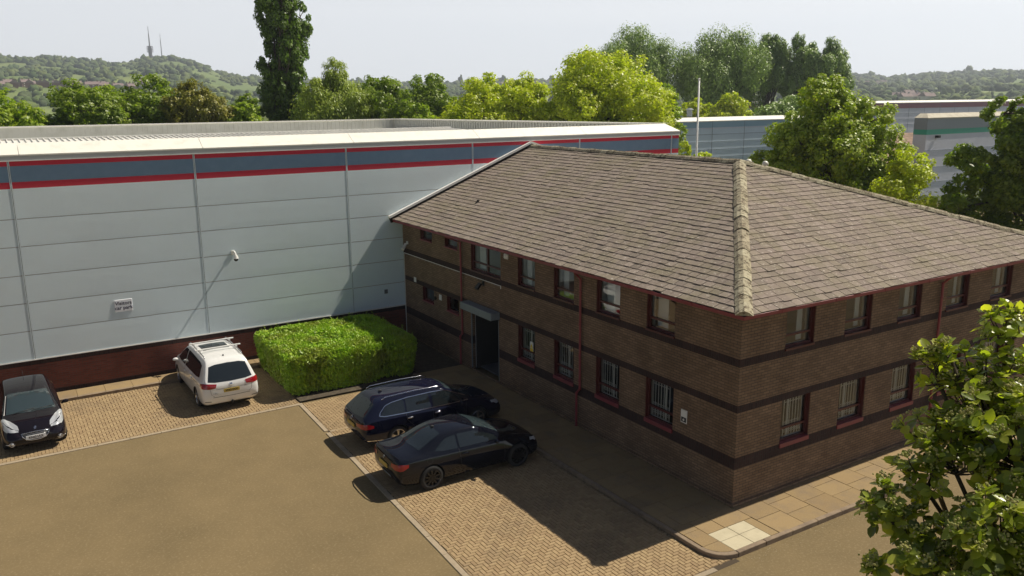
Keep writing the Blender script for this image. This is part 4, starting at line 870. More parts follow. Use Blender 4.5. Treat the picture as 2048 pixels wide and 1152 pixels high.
part('wiper', M_trim, lambda b: (b.tube([P_.cast('top', 3.08 - .0005, -.5)[0] + Vector((0, 0, .02)), P_.cast('top', 2.98, .1)[0] + Vector((0, 0, .02))], .008, 5), b.tube([P_.cast('top', 3.08, 0)[0] + Vector((0, 0, .02)), P_.cast('top', 2.96, .55)[0] + Vector((0, 0, .02))], .008, 5)))
part('steering_wheel', M_trim, lambda b: b.tube([(2.55 + .05 * math.cos(a), -.33 + .17 * math.sin(a), .0) for a in (0, 1)], .002, 3)) if False else None
# ------------------------------------------------------------ foliage
def leafmat(name, cols, trans=.42, tcol=(1.2, 1.4, .4), rough=.45, spec=.5, patch=None):
    return mat(name, cols[0], rough, spec=spec, island=cols, trans=(trans, tcol), var=patch)
M_bark = mat('bark', (.10, .075, .05), .95, var=(6, 5, (.05, .04, .03), .4, .65, 1.0), bump=(12, .8, .03))
L_dark = leafmat('leaves_dark_green', [(0.138, 0.200, 0.019), (0.206, 0.287, 0.024), (0.298, 0.370, 0.030), (0.160, 0.235, 0.027)])
L_olive = leafmat('leaves_olive', [(0.225, 0.317, 0.022), (0.317, 0.426, 0.029), (0.411, 0.482, 0.036), (0.186, 0.260, 0.022)])
L_brown = leafmat('leaves_brown_green', [(0.224, 0.220, 0.028), (0.291, 0.270, 0.039), (0.185, 0.194, 0.025), (0.344, 0.296, 0.045)], trans=.25)
L_lime = leafmat('leaves_lime', [(0.495, 0.564, 0.022), (0.549, 0.571, 0.028), (0.549, 0.571, 0.041), (0.389, 0.446, 0.022)], trans=.45, tcol=(1.15, 1.35, .35))
L_willow = leafmat('leaves_willow', [(0.278, 0.374, 0.047), (0.361, 0.459, 0.061), (0.236, 0.316, 0.041), (0.444, 0.515, 0.081)], trans=.35, tcol=(1.2, 1.2, .6))
L_poplar = leafmat('leaves_poplar', [(0.120, 0.192, 0.023), (0.168, 0.270, 0.029), (0.085, 0.135, 0.023), (0.215, 0.315, 0.033)], trans=.35)
L_grey = leafmat('leaves_grey_green', [(0.229, 0.337, 0.079), (0.306, 0.421, 0.105), (0.168, 0.252, 0.061), (0.366, 0.490, 0.131)], trans=.25, tcol=(1.1, 1.2, .6))
L_maple = leafmat('leaves_maple', [(0.290, 0.384, 0.025), (0.425, 0.500, 0.031), (0.211, 0.295, 0.022), (0.491, 0.514, 0.037)], trans=.35)
L_hedge = leafmat('leaves_hedge', [(0.247, 0.441, 0.019), (0.330, 0.533, 0.024), (0.428, 0.601, 0.033), (0.183, 0.320, 0.019)], trans=.12, patch=(.9, 4, (.26, .29, .035), .42, .66, .9))
def leaf_cards(C, N, size, aspect=.55, axis=None, jit=.6):
    """rhombic leaves with a light fold; C centres (n,3), N normals"""
    n = len(C); N = N + rng.normal(0, jit, (n, 3)); N /= np.linalg.norm(N, axis=1)[:, None] + 1e-9
    T = rng.normal(0, 1, (n, 3)) if axis is None else axis + rng.normal(0, .35, (n, 3))
    T -= N * (T * N).sum(1)[:, None]; T /= np.linalg.norm(T, axis=1)[:, None] + 1e-9; B = np.cross(N, T)
    s = (size * rng.uniform(.65, 1.3, n))[:, None]
    V = np.stack([C - T * s, C - B * s * aspect + N * s * .12, C + T * s, C + B * s * aspect + N * s * .12], 1).reshape(-1, 3)
    F = np.arange(4 * n).reshape(n, 4); return V, F
def blob_leaves(blobs, n, clump=.27, nsub=58, shell=.55, up=.0, stretch=1.0, droop=0.0):
    """blobs (cx,cy,cz,rx,ry,rz). leaves gathered into sub clumps near each blob's surface"""
    vol = np.array([(b[3] * b[4] + b[4] * b[5] + b[3] * b[5]) for b in blobs]); vol = vol / vol.sum(); Cs = []; Ns = []
    for b, f in zip(blobs, vol):
        c = np.array(b[:3]); r = np.array(b[3:6]); k = int(n * f); ns = max(4, int(nsub * (b[6] if len(b) > 6 else 1)))
        d = rng.normal(0, 1, (ns, 3)); d /= np.linalg.norm(d, axis=1)[:, None]; q = rng.uniform(shell, 1.0, ns)[:, None] ** .7
        sc_ = c + d * r * q; sr = r.mean() * clump * rng.uniform(.55, 1.3, ns)
        w = sr ** 2; w /= w.sum(); idx = rng.choice(ns, k, p=w)
        e = rng.normal(0, 1, (k, 3)); e /= np.linalg.norm(e, axis=1)[:, None]; rad = rng.uniform(.25, 1, k)[:, None] ** .5 * sr[idx][:, None] * rng.uniform(.8, 1.15, k)[:, None]
        off_ = e * rad * np.array([1, 1, .75 * stretch])
        if droop: off_[:, 2] -= np.abs(rng.normal(0, droop, k)) * r[2]
        Cs.append(sc_[idx] + off_); Ns.append(e * .8 + d[idx] * .5 + np.array([0, 0, .5 + up]))
    return np.concatenate(Cs), np.concatenate(Ns)
def limb(mb, a, b, r0, r1, seg=5, wob=.06):
    a, b = Vector(a), Vector(b); L = (b - a).length; pts = [a + (b - a) * (i / seg) + Vector((random.uniform(-1, 1), random.uniform(-1, 1), random.uniform(-.4, .6))) * L * wob * (0 < i < seg) for i in range(seg + 1)]
    mb.tube(pts, [r0 + (r1 - r0) * i / seg for i in range(seg + 1)], 7); return pts
def tree(name, label, cat, base, blobs, n, size, M_, trunk=.25, aspect=.55, group=None, split=.35, **kw):
    t = thing(name, label, cat, base, 0, group); bx_, by_, bz_ = base
    C, N = blob_leaves(blobs, int(n * 1.55), **kw); size = size * 1.15
    V, F = leaf_cards(C, N, size, aspect, axis=np.array([0, 0, 1.0]) if kw.get('stretch', 1) > 1.5 or kw.get('droop') else None)
    np_mesh('crown', V, F, M_, t)
    tk = MB(); zc = max(b[2] for b in blobs); zlo = min(b[2] for b in blobs); f = Vector((bx_, by_, bz_ + (zlo - bz_) * split + .3)); top = Vector((sum(b[0] for b in blobs) / len(blobs), sum(b[1] for b in blobs) / len(blobs), zc))
    limb(tk, base, f, trunk, trunk * .8, 3, .02); limb(tk, f, top, trunk * .8, trunk * .2, 6, .03)
    for b in blobs:
        c = Vector(b[:3]); limb(tk, f + (top - f) * random.uniform(0, .5), c, trunk * .45, trunk * .12, 5)
        for k in range(4):
            d = Vector((random.uniform(-1, 1), random.uniform(-1, 1), random.uniform(-.3, 1))).normalized(); limb(tk, c, c + Vector((d.x * b[3], d.y * b[4], d.z * b[5])) * .85, trunk * .14, trunk * .03, 4)
    tk.build('trunk', M_bark, t, smooth=True); return t
def rblobs(cx, cy, ztop, hw, zbot, k=7, seed=0, taper=.0):
    """irregular round crown made of several lobes"""
    q = random.Random(seed); H = ztop - zbot; hw = hw * 1.1; out = [(cx, cy, zbot + H * .45, hw * .8, hw * .8, H * .45, 1.5)]
    for i in range(k):
        a = 2 * math.pi * i / k + q.uniform(-.3, .3); h = q.uniform(.25, .8); rad = hw * (1 - .55 * max(0, h - .4)) * .62; s = hw * q.uniform(.36, .52)
        out.append((cx + rad * math.cos(a), cy + rad * math.sin(a), zbot + H * h - s * .2, s, s, s * .85, .7))
    out.append((cx + hw * q.uniform(-.2, .2), cy, ztop - hw * .42, hw * .45, hw * .45, hw * .42, .9)); return out
GRP = 'trees in the belt behind the warehouse'
G0 = -.15
tree('broadleaf_tree', 'olive green bush-like tree cut by the left edge of the frame behind the warehouse', 'tree', (-13.2, 64.7, G0), rblobs(-13.4, 64.7, 11.4, 3.0, 3, seed=1), 15000, .13, L_olive, .2, group=GRP)
tree('broadleaf_tree', 'round dark green tree with a lit top, second from the left behind the warehouse', 'tree', (-6.9, 66.4, G0), rblobs(-6.9, 66.4, 11.7, 4.0, 3, seed=2), 24000, .13, L_dark, .3, group=GRP)
tree('broadleaf_tree', 'broad mid green tree between the round dark tree and the brownish tree', 'tree', (-2.0, 69.8, G0), rblobs(-2.0, 69.8, 12.6, 4.4, 3, seed=13), 26000, .13, L_dark, .3, group=GRP)
tree('broadleaf_tree', 'low olive tree filling the gap between the leftmost tree and the round dark tree', 'tree', (-10.6, 72, G0), rblobs(-10.6, 72, 9.6, 2.6, 3, seed=3), 9000, .14, L_olive, .2, group=GRP)
tree('birch_tree', 'brownish green drooping tree left of the tall poplar', 'tree', (1.8, 65.0, G0), rblobs(1.8, 65.0, 12.0, 3.2, 3, seed=5), 20000, .12, L_brown, .22, group=GRP, droop=.12)
tree('broadleaf_tree', 'small green tree just left of the tall poplar', 'tree', (5.0, 62.3, G0), rblobs(5.0, 62.3, 10.0, 1.7, 4, seed=6), 9000, .12, L_olive, .15, group=GRP)
for k_, (x_, y_, z_, h_, m__, lab_) in enumerate(((-4.6, 72.5, 11.6, 3.2, L_olive, 'low olive tree filling the gap right of the round dark lit-topped tree'), (7.4, 72, 10.6, 3.0, L_dark, 'low dark tree directly left of the foot of the tall poplar'), (15.8, 70, 11.2, 3.2, L_dark, 'low dark tree just behind the right side of the pale willow'), (21.3, 70, 12.2, 3.2, L_dark, 'dark tree filling the gap between the two dark round trees right of the willow'), (20.3, 58, 9.8, 2.2, L_olive, 'low olive tree at the warehouse corner before the dark round trees'))):
    tree('broadleaf_tree', lab_, 'tree', (x_, y_, G0), rblobs(x_, y_, z_, h_, 3, seed=60 + k_), 14000, .13, m__, .2, group=GRP)
# tall columnar poplar
pb_ = []; q = random.Random(4)
for i in range(46):
    z = 1.5 + 21.5 * (i + .5) / 46; w = 2.75 * (min(1, (z + 3) / 11.0)) * (1 if z < 15 else 1 - (z - 15) * .045) * q.uniform(.78, 1.2); a = i * 2.4 + q.uniform(-.4, .4); rr_ = w * q.uniform(.35, .62)
    pb_.append((10.5 + rr_ * math.cos(a), 66.9 + rr_ * math.sin(a), z, w * .36, w * .36, w * q.uniform(.5, .8), .45))
tree('poplar_tree', 'tall dark columnar poplar rising past the top of the frame', 'tree', (10.5, 66.9, G0), pb_, 50000, .13, L_poplar, .4, clump=.34, stretch=1.55)
wb_ = rblobs(12.9, 61.9, 12.4, 3.9, 3, seed=9) + [(13.6, 61.9, 12.6, 1.0, 1.0, 1.5, .6), (11.4, 61.5, 10.9, 1.2, 1.2, 1.2, .6), (15.2, 62, 10.4, 1.1, 1.1, 1.5, .6)]
tree('willow_tree', 'pale feathery willow right of the tall poplar', 'tree', (12.9, 61.9, G0), wb_, 52000, .13, L_willow, .3, aspect=.3, droop=.22, clump=.34)
tree('broadleaf_tree', 'dark green tree right of the pale willow behind the warehouse corner', 'tree', (18.6, 61.7, G0), rblobs(18.6, 61.7, 12.3, 3.8, 3, seed=11), 24000, .13, L_dark, .3, group=GRP)
tree('broadleaf_tree', 'darkest round tree between the willow side and the lime green trees', 'tree', (24.2, 63.5, G0), rblobs(24.0, 63.5, 12.7, 3.6, 3, seed=12), 22000, .13, L_dark, .3, group=GRP)
G2 = 'lime green trees right of the warehouse'
tree('lime_tree', 'yellow green tree overhanging the warehouse parapet, leftmost of the lime green trees', 'tree', (23.6, 52.5, G0), rblobs(23.6, 52.5, 12.2, 4.3, 3, seed=21), 24000, .125, L_lime, .25, group=G2)
tree('lime_tree', 'yellow green tree between its low neighbour and the tallest lime green tree', 'tree', (28.2, 51.8, G0), rblobs(28.0, 51.8, 12.2, 4.2, 3, seed=22), 24000, .125, L_lime, .25, group=G2)
tree('lime_tree', 'tallest and widest lime green tree above the right end of the warehouse', 'tree', (32.4, 46.5, G0), rblobs(32.4, 46.5, 14.8, 5.6, 3, k=9, seed=23) + [(29.6, 46, 10.5, 2.4, 2.4, 2, 1), (36.4, 45.5, 9.4, 2.8, 2.8, 2.2, 1)], 52000, .125, L_lime, .35, group=G2)
tree('broadleaf_tree', 'small mid green tree right of the tallest lime green tree', 'tree', (39.6, 46.5, G0), rblobs(39.6, 46.5, 11.2, 2.2, 3, seed=24), 10000, .13, L_olive, .2)
# far grey green poplars: upswept limbs
def fan_tree(label, cx, cy, ztop, hw, n, seed, gb):
    q = random.Random(seed); bl = []
    for i in range(gb):
        a = q.uniform(0, 6.28); r = hw * q.uniform(.1, .85) ; H = ztop - 3; h = .30 + .62 * (1 - (r / hw) ** 2 * .45) * q.uniform(.45, 1.0)
        bl.append((cx + r * math.cos(a), cy + r * math.sin(a), 3 + H * h - hw * .18, hw * .24, hw * .24, hw * .42, .5))
    tree('poplar_tree', label, 'tree', (cx, cy, G0), bl, int(n * 1.9), .19, L_grey, .4, aspect=.4, group='tall grey green trees beyond the far warehouse', clump=.45, stretch=1.9)
fan_tree('grey green tree rising behind the tallest lime tree, leftmost of the far tall trees', 82.5, 101.8, 22.4, 8.6, 24000, 1, 44)
fan_tree('widest grey green tree behind the flagpole among the far tall trees', 93.4, 90.7, 21.6, 8.3, 26000, 2, 50)
fan_tree('grey green tree just right of the widest of the far tall trees', 102.3, 88.8, 21.8, 4.4, 14000, 3, 26)
fan_tree('slim grey green tree between two neighbours among the far tall trees', 105.5, 84.6, 21.4, 3.8, 12000, 4, 22)
fan_tree('grey green tree rightmost of the far tall trees, above the dark maple', 104.5, 78.6, 19.9, 4.6, 15000, 5, 28)
tree('bush', 'round yellow green bush behind the far grey warehouse right of the flagpole', 'bush', (77.1, 73.0, G0), rblobs(77.1, 73, 10.7, 3.2, 4, seed=31), 9000, .2, L_lime, .2)
tree('bush', 'small yellow green bush behind the far grey warehouse at the flagpole', 'bush', (74.0, 76.5, G0), rblobs(74.0, 76.5, 9.9, 2.4, 4, seed=32), 6000, .2, L_lime, .2)
tree('bush', 'dull grey green bush behind the far warehouse left of the dark maple', 'bush', (82.4, 67.6, G0), rblobs(82.4, 67.6, 10.2, 4.6, 4, seed=33), 10000, .2, L_grey, .2)
# nearer trees behind the office
tree('maple_tree', 'large dark green maple with golden lit side behind the brick office roof', 'tree', (25.2, 16.8, G0), rblobs(25.2, 16.8, 10.6, 3.3, 2.2, k=10, seed=41) + [(24.9, 17.2, 10.1, 1.3, 1.3, 1.1, .7), (23.0, 18.9, 6.3, 1.3, 1.3, 1.0, .7), (27.0, 15.2, 6.9, 1.7, 1.7, 1.5, .9), (26.6, 15.5, 8.6, 1.5, 1.5, 1.2, .8)], 60000, .085, L_maple, .25, shell=.5)
tree('sapling', 'small yellow green tree in front of the far brown tiled roof', 'tree', (21.6, 9.8, G0), rblobs(21.6, 9.8, 7.6, 1.9, 2.5, seed=42), 20000, .07, L_lime, .12)
tree('broadleaf_tree', 'dark green tree at the right edge of the frame beyond the office roof', 'tree', (26.0, 5.8, G0), rblobs(26.0, 5.8, 10.6, 2.7, 2, k=9, seed=43) + [(22.8, 8.2, 5.0, 1.2, 1.2, 1.1, .7), (23.4, 7.9, 6.9, 1.1, 1.1, 1, .7), (24.3, 7.2, 9.2, .9, .9, .8, .6), (23.3, 7.4, 3.6, 1.5, 1.5, 1.3, .8)], 52000, .085, L_dark, .25)
tree('shrub', 'bright green shrub top peeping over the office ridge at the flagpole foot', 'shrub', (19.3, 20.9, G0), [(19.3, 20.9, 6.1, .9, .9, .8, 1)], 3500, .07, L_lime, .05)
tree('shrub', 'thin green shoots at the right end of the striped warehouse', 'shrub', (19.9, 22.8, G0), [(19.9, 22.8, 7.0, .35, .35, .7, .6), (19.9, 22.8, 6.2, .4, .4, .6, .6)], 1500, .07, L_lime, .04)
# hedge
def hedge():
    t = thing('hedge', 'clipped bright green square hedge between the white car and the brick office', 'hedge', (-4.2, 16.1, -.05))
    x0, x1, y0, y1, z1 = -6.9, -1.75, 13.75, 18.45, 1.36; n = 66000
    A = np.array([(x1 - x0) * (y1 - y0) * 1.3, (x1 - x0) * z1, (x1 - x0) * z1 * .3, (y1 - y0) * z1, (y1 - y0) * z1]); A = A / A.sum(); k = (A * n).astype(int)
    u = lambda a, b, m: rng.uniform(a, b, m); S = []; NN = []
    def put(x, y, z, nn): S.append(np.stack([x, y, z], 1)); NN.append(np.tile(np.array(nn, float), (len(x), 1)))
    put(u(x0, x1, k[0]), u(y0, y1, k[0]), np.full(k[0], z1), (0, 0, 1)); put(u(x0, x1, k[1]), np.full(k[1], y0), u(0, z1, k[1]) ** 1, (0, -1, -.1)); put(u(x0, x1, k[2]), np.full(k[2], y1), u(0, z1, k[2]), (0, 1, .3)); put(np.full(k[3], x0), u(y0, y1, k[3]), u(0, z1, k[3]), (-1, 0, .3)); put(np.full(k[4], x1), u(y0, y1, k[4]), u(0, z1, k[4]), (1, 0, .3))
    C = np.concatenate(S); N = np.concatenate(NN)
    wv = .13 * np.sin(C[:, 0] * 1.9 + 1) * np.cos(C[:, 1] * 1.6) + .08 * np.sin(C[:, 0] * 4.3 + C[:, 1] * 3.1) + rng.normal(0, .035, len(C))
    C = C + N * wv[:, None] - N * np.abs(rng.normal(0, .05, len(C)))[:, None]
    # rounded edges
    cx = np.array([(x0 + x1) / 2, (y0 + y1) / 2, .2]); h = np.array([(x1 - x0) / 2, (y1 - y0) / 2, z1 - .2]); d = (C - cx) / h; m4 = (np.abs(d) ** 11).sum(1) ** (1 / 11.0); C = cx + (C - cx) / np.maximum(m4, 1)[:, None] * 1.0
    fz = .09 * np.clip(1 - C[:, 2] / z1, 0, 1) ** .8; C[:, 0] += (cx[0] - C[:, 0]) * fz; C[:, 1] += (cx[1] - C[:, 1]) * fz
    V, F = leaf_cards(C, N, .098, .33, axis=np.array([-.3, -.1, .9]), jit=.9); np_mesh('foliage', V, F, L_hedge, t)
    sh = MB()
    for i in range(170):
        x, y = random.uniform(x0 + .1, x1 - .1), random.uniform(y0 + .1, y1 - .1); h = random.uniform(.05, .22); lx, ly = random.uniform(-.08, .08), random.uniform(-.08, .08)
        for q in range(6):
            f_ = q / 5; p = Vector((x + lx * f_, y + ly * f_, z1 - .03 + (h + .03) * f_)); a = random.uniform(0, 6.28); d = Vector((math.cos(a), math.sin(a), .6)) * .06; e_ = Vector((-math.sin(a), math.cos(a), 0)) * .016
            sh.add([p, p + d * .5 - e_, p + d, p + d * .5 + e_], [(0, 1, 2, 3)])
    sh.build('shoots', L_hedge, t)
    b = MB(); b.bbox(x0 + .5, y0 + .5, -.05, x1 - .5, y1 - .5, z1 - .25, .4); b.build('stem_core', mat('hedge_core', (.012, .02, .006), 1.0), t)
hedge()

# ------------------------------------------------------------ foreground tree, close to the camera
L_fg = mat('whitebeam_leaf', (.07, .12, .02), .30, spec=.6, island=[(.24, .30, .05), (.34, .40, .06), (.50, .52, .09), (.10, .13, .03), (.18, .23, .04)], trans=(.5, (1.7, 1.8, .4)))
M_bud = mat('berry_cluster', (.25, .25, .07), .7, island=[(.36, .38, .10), (.46, .44, .13), (.30, .27, .09), (.42, .40, .15)])
FG = [(-9.31, -10.09, 8.13, .17, 9), (-8.87, -10.31, 8.42, .17, 9), (-9.12, -10.33, 7.96, .33, 34), (-9.30, -10.72, 7.85, .40, 60), (-9.62, -10.44, 7.67, .20, 13), (-9.50, -10.20, 7.77, .18, 10), (-10.03, -10.25, 7.35, .17, 9), (-9.92, -10.53, 7.16, .24, 17), (-9.80, -10.90, 7.33, .36, 46), (-10.27, -10.42, 7.04, .08, 3), (-9.75, -10.32, 7.52, .16, 10), (-10.12, -10.55, 7.18, .14, 8), (-10.2, -10.7, 6.95, .12, 6), (-8.65, -10.62, 8.15, .36, 38), (-9.30, -11.15, 7.62, .45, 66), (-10.05, -10.90, 7.0, .34, 36), (-9.33, -10.18, 8.30, .07, 2), (-8.9, -11.3, 7.2, .5, 40), (-8.2, -11.2, 8.0, .5, 40), (-9.2, -11.8, 6.9, .6, 40), (-8.3, -12.0, 7.6, .6, 40)]
def near_tree():
    t = thing('whitebeam_tree', 'close leafy tree with berry clusters filling the lower right corner', 'tree', (-8.5, -11.4, -.12))
    V = []; F = []; k = 0; tips = []; br = MB()
    T0 = Vector((-8.5, -11.4, -.12)); T1 = Vector((-8.7, -11.2, 4.6)); limb(br, T0, T1, .11, .075, 6, .01)
    for (x, y, z, r, n) in FG:
        c = Vector((x, y, z)); hub = c - (c - T1).normalized() * r * .7; limb(br, T1 + Vector((random.uniform(-.05, .05), 0, random.uniform(-.8, .3))), hub, .035, .014, 7, .035)
        for i in range(int(n * 1.55)):
            d = Vector((random.gauss(0, 1), random.gauss(0, 1), random.gauss(.1, 1))).normalized(); tip = c + d * r * random.uniform(.35, 1.05) ** .8
            out = ((tip - hub).normalized() + Vector((0, 0, .5))).normalized(); mid = hub.lerp(tip, .5) + Vector((random.uniform(-.04, .04), random.uniform(-.04, .04), -.02)); br.tube([hub, mid, tip - out * .05, tip], [.009, .006, .004, .003], 5); tips.append((tip, out))
    bd = MB()
    for tip, out in tips:
        a = out.orthogonal().normalized(); b = out.cross(a); nl = random.randint(8, 13); ph = random.uniform(0, 6.28)
        for i in range(nl):
            th = ph + 2.399 * i; el = R(random.uniform(-15, 55)) ; L = random.uniform(.045, .115); w = L * random.uniform(.29, .38)
            d = ((a * math.cos(th) + b * math.sin(th)) * math.cos(el) + out * math.sin(el)).normalized(); s = d.cross(out).normalized(); u = s.cross(d).normalized()
            if u.dot(out) < 0: u = -u
            o = tip - out * random.uniform(0, .06) + d * .012; curl = random.uniform(-.25, .12); fold = random.uniform(.12, .35)
            prof = [(0, .0), (.22, .62), (.5, 1.0), (.78, .72), (1.0, 0)]
            def P(f, side, wf): return o + d * (L * f) + s * (side * w * wf) + u * (L * curl * f * f + w * wf * fold * abs(side))
            v = [P(0, 0, 0)] + [q_ for f, wf in prof[1:4] for q_ in (P(f, -1, wf), P(f, 0, 0), P(f, 1, wf))] + [P(1, 0, 0)]
            V += v; F += [(k, k + 2, k + 1, k + 1), (k, k + 3, k + 2, k + 2)]
            for r_ in (1, 4): F += [(k + r_, k + r_ + 1, k + r_ + 4, k + r_ + 3), (k + r_ + 1, k + r_ + 2, k + r_ + 5, k + r_ + 4)]
            F += [(k + 7, k + 8, k + 10, k + 10), (k + 8, k + 9, k + 10, k + 10)]; k += 11
        if random.random() < .7:
            for i in range(random.randint(14, 26)):
                q_ = tip + out * random.uniform(.015, .045) + a * random.gauss(0, .024) + b * random.gauss(0, .024); bd.ball(q_, random.uniform(.006, .0105), 5, 3)
    me = bpy.data.meshes.new('leaves'); off_ = Vector((-8.5, -11.4, -.12))
    me.from_pydata([v - off_ for v in V], [], [f if f[2] != f[3] else f[:3] for f in F]); me.materials.append(L_fg); me.polygons.foreach_set('use_smooth', [True] * len(F)); me.update()
    link_mesh(me, 'crown', t); br.build('trunk', M_bark, t, smooth=True); bd.build('berry_clusters', M_bud, t, smooth=True)
near_tree()
# ------------------------------------------------------------ other buildings of the estate
M_cl2 = mat('blue_grey_cladding', (.66, .77, .86), .5, var=(.4, 4, (.60, .70, .79), .4, .7, .7), bump=(60, 1.0, .03))
M_line = mat('cladding_joint', (.16, .20, .24), .6)
M_cl3 = mat('lilac_grey_cladding', (.70, .70, .78), .55, var=(.2, 4, (.62, .62, .70), .4, .7, .7), bump=(60, 1.0, .03))
M_band2 = mat('dull_blue_band', (.27, .42, .52), .5); M_mar = mat('maroon_band', (.30, .10, .13), .5); M_grn = mat('green_band', (.05, .36, .25), .5); M_gdk = mat('dark_grey_band', (.27, .30, .33), .5)
M_rooft = mat('weathered_roof_sheet', (.50, .46, .36), .8, var=(1.5, 6, (.34, .30, .22), .4, .7, .9))
def far_shed(label, x0, x1, y, yb, zt, bands, M_wall, cap, jx, rows, name='warehouse', capdepth=.9):
    t = thing(name, label, 'warehouse', ((x0 + x1) / 2, y, -.1)); w = MB(); w.quad((x0, y, -.2), (x1, y, -.2), (x1, y, zt), (x0, y, zt)); w.quad((x0, yb, -.2), (x0, y, -.2), (x0, y, zt), (x0, yb, zt)); w.quad((x1, y, -.2), (x1, yb, -.2), (x1, yb, zt), (x1, y, zt)); w.quad((x1, yb, -.2), (x0, yb, -.2), (x0, yb, zt), (x1, yb, zt))
    w.build('wall', M_wall, t)
    for z0, z1, m_ in bands: b = MB(); b.box(x0 - .02, y - .03, z0, x1 + .02, y - .003, z1); b.box(x0 - .03, y, z0, x0 - .003, yb, z1); b.build('stripe', m_, t)
    j = MB(); x = x0 + jx[0]
    while x < x1: j.box(x - .03, y - .04, 0, x + .03, y - .031, zt); x += jx[1]
    for z in rows: j.box(x0, y - .036, z - .02, x1, y - .004, z + .02)
    j.build('joint_trim', M_line, t)
    c = MB(); c.add([(x0 - .1, y - .1, zt), (x1 + .1, y - .1, zt), (x1 - .4, y + capdepth, zt + .42), (x0 + .9, y + capdepth, zt + .42)], [(0, 1, 2, 3)]); c.add([(x0 - .1, yb, zt), (x0 - .1, y - .1, zt), (x0 + .9, y + capdepth, zt + .42), (x0 + .9, yb, zt + .42)], [(0, 1, 2, 3)]); c.quad((x0 + .9, y + capdepth, zt - .5), (x1 - .4, y + capdepth, zt - .5), (x1 - .4, yb, zt - .5), (x0 + .9, yb, zt - .5)); c.quad((x0 + .9, y + capdepth, zt - .5), (x1 - .4, y + capdepth, zt - .5), (x1 - .4, y + capdepth, zt + .42), (x0 + .9, y + capdepth, zt + .42)); c.box(x0 - .11, y - .11, zt - .1, x1 + .1, y - .05, zt + .002)
    c.build('roof', cap, t); return t
far_shed('plain blue grey warehouse with thin dark blue top band behind the flagpole', 27.5, 84, 61, 100, 7.25, [(6.45, 7.15, M_band2), (6.30, 6.38, M_cl3)], M_cl2, M_cap, (5.6, 5.6), [5.61, 4.71, 3.78, 2.85, 1.9])
rv = MB(); rv.cyl((64.0, 68, 7.6), (64.0, 68, 8.5), .35, n=12); rv.cyl((64.0, 68, 8.5), (64.0, 68, 8.7), .6, .15, n=12); tag(rv.build('roof_vent', M_grey), 'small metal vent cowl on the far grey warehouse roof', 'vent')
far_shed('low far warehouse with maroon band and pale edge below the right hills', 150, 235, 100, 140, 8.6, [(7.35, 8.45, M_mar)], M_cl3, M_cap, (6, 6), [6.2, 5, 3.8])
far_shed('grey warehouse corner with dark grey and green bands at the right', 65.4, 112, 36, 37.4, 7.86, [(6.70, 7.8, M_gdk), (6.19, 6.70, M_grn)], M_cl3, M_rooft, (60, 60), [4.6, 2.9, 1.4], capdepth=.7)
b = MB(); b.box(66.9, 35.6, 5.85, 67.3, 35.97, 6.1); tag(b.build('floodlight', M_black), 'small dark floodlight under the green band of the far grey warehouse', 'floodlight')
ot = thing('office_building', 'distant office with light brown tiled roof against the green banded warehouse', 'office building', (78, 46, -.1))
b = MB(); b.add([(66.5, 42, 2.4), (87.9, 42, 2.4), (87.9, 50, 5.5), (70.5, 50, 5.5)], [(0, 1, 2, 3)]); b.add([(66.5, 42, 2.4), (70.5, 50, 5.5), (66.5, 58, 2.4)], [(0, 1, 2)])
b.build('roof', brick_mat('brown_roof_tile', (.30, .21, .15), (.24, .17, .12), (.16, .10, .07), bw=1.2, bh=.22, msize=.02), ot)
b = MB(); b.box(67, 42.4, -.2, 87.8, 49.8, 2.45); b.build('wall', M_brick, ot)
# flagpole and globe lamps
fp = thing('flagpole', 'slim white flagpole with small finial behind the office ridge', 'flagpole', (17.5, 19.4, -.12))
b = MB(); b.cyl((17.5, 19.4, -.12), (17.45, 19.4, 10.9), .075, .045, 12); b.build('pole', M_white, fp, smooth=True); b = MB(); b.ball((17.45, 19.4, 10.95), .07, 10, 6, sc=(1, 1, .8)); b.build('finial', M_white, fp, smooth=True)
M_globe = mat('white_globe', (.75, .73, .62), .35)
def lamp(x, y, z, lab):
    t = thing('globe_lamp', lab, 'street lamp', (x, y, -.12), 0, 'globe lamps behind the office'); b = MB(); b.cyl((x, y, -.12), (x, y, z - .14), .05, .04, 8); b.build('post', M_black, t); b = MB(); b.ball((x, y, z), .17, 14, 10); b.build('globe', M_globe, t, smooth=True)
lamp(19.4, 17.5, 6.66, 'white globe lamp showing above the office roof where its ridge and hips meet'); lamp(20.0, 16.9, 6.57, 'white globe lamp half hidden by leaves right of the roof apex'); lamp(25.0, 20.2, 7.05, 'white globe lamp against the blue grey warehouse left of the maple')

# ------------------------------------------------------------ hills: woods, houses, masts
M_wood = mat('far_woodland', (.05, .075, .03), .95, spec=.1, island=[(.075, .115, .04), (.11, .15, .05), (.15, .18, .06), (.065, .09, .05), (.09, .12, .045)])
def polar(az, r): a = R(az); x, y = CAM.x + r * math.cos(a), CAM.y + r * math.sin(a); return x, y, terrain(x, y)
bm = bmesh.new(); bmesh.ops.create_icosphere(bm, subdivisions=2, radius=1.0); icoV = np.array([v.co[:] for v in bm.verts]); icoF = np.array([[v.index for v in f.verts] for f in bm.faces]); bm.free()
FIELDS = [(80.1, 78.3, 1560, 1760), (78.2, 76.4, 1330, 1560), (76.6, 74.2, 1080, 1380), (84.6, 82.4, 1420, 1520), (88.6, 87, 1600, 1700), (33, 31, 900, 1000)]
HOUSES = [(70, 95, 1120, 1235)]
def open_ground(az, r):
    if any(b < az < a and c < r < d for a, b, c, d in FIELDS): return True
    if 80.5 < az < 95 and 925 < r < 1085: return True
    if mnoise.noise(Vector((az * 1.3, r / 90.0, 3))) > .22: return True
    return False
PV = []; PF = []; k = 0; q = random.Random(12)
N_T = 0
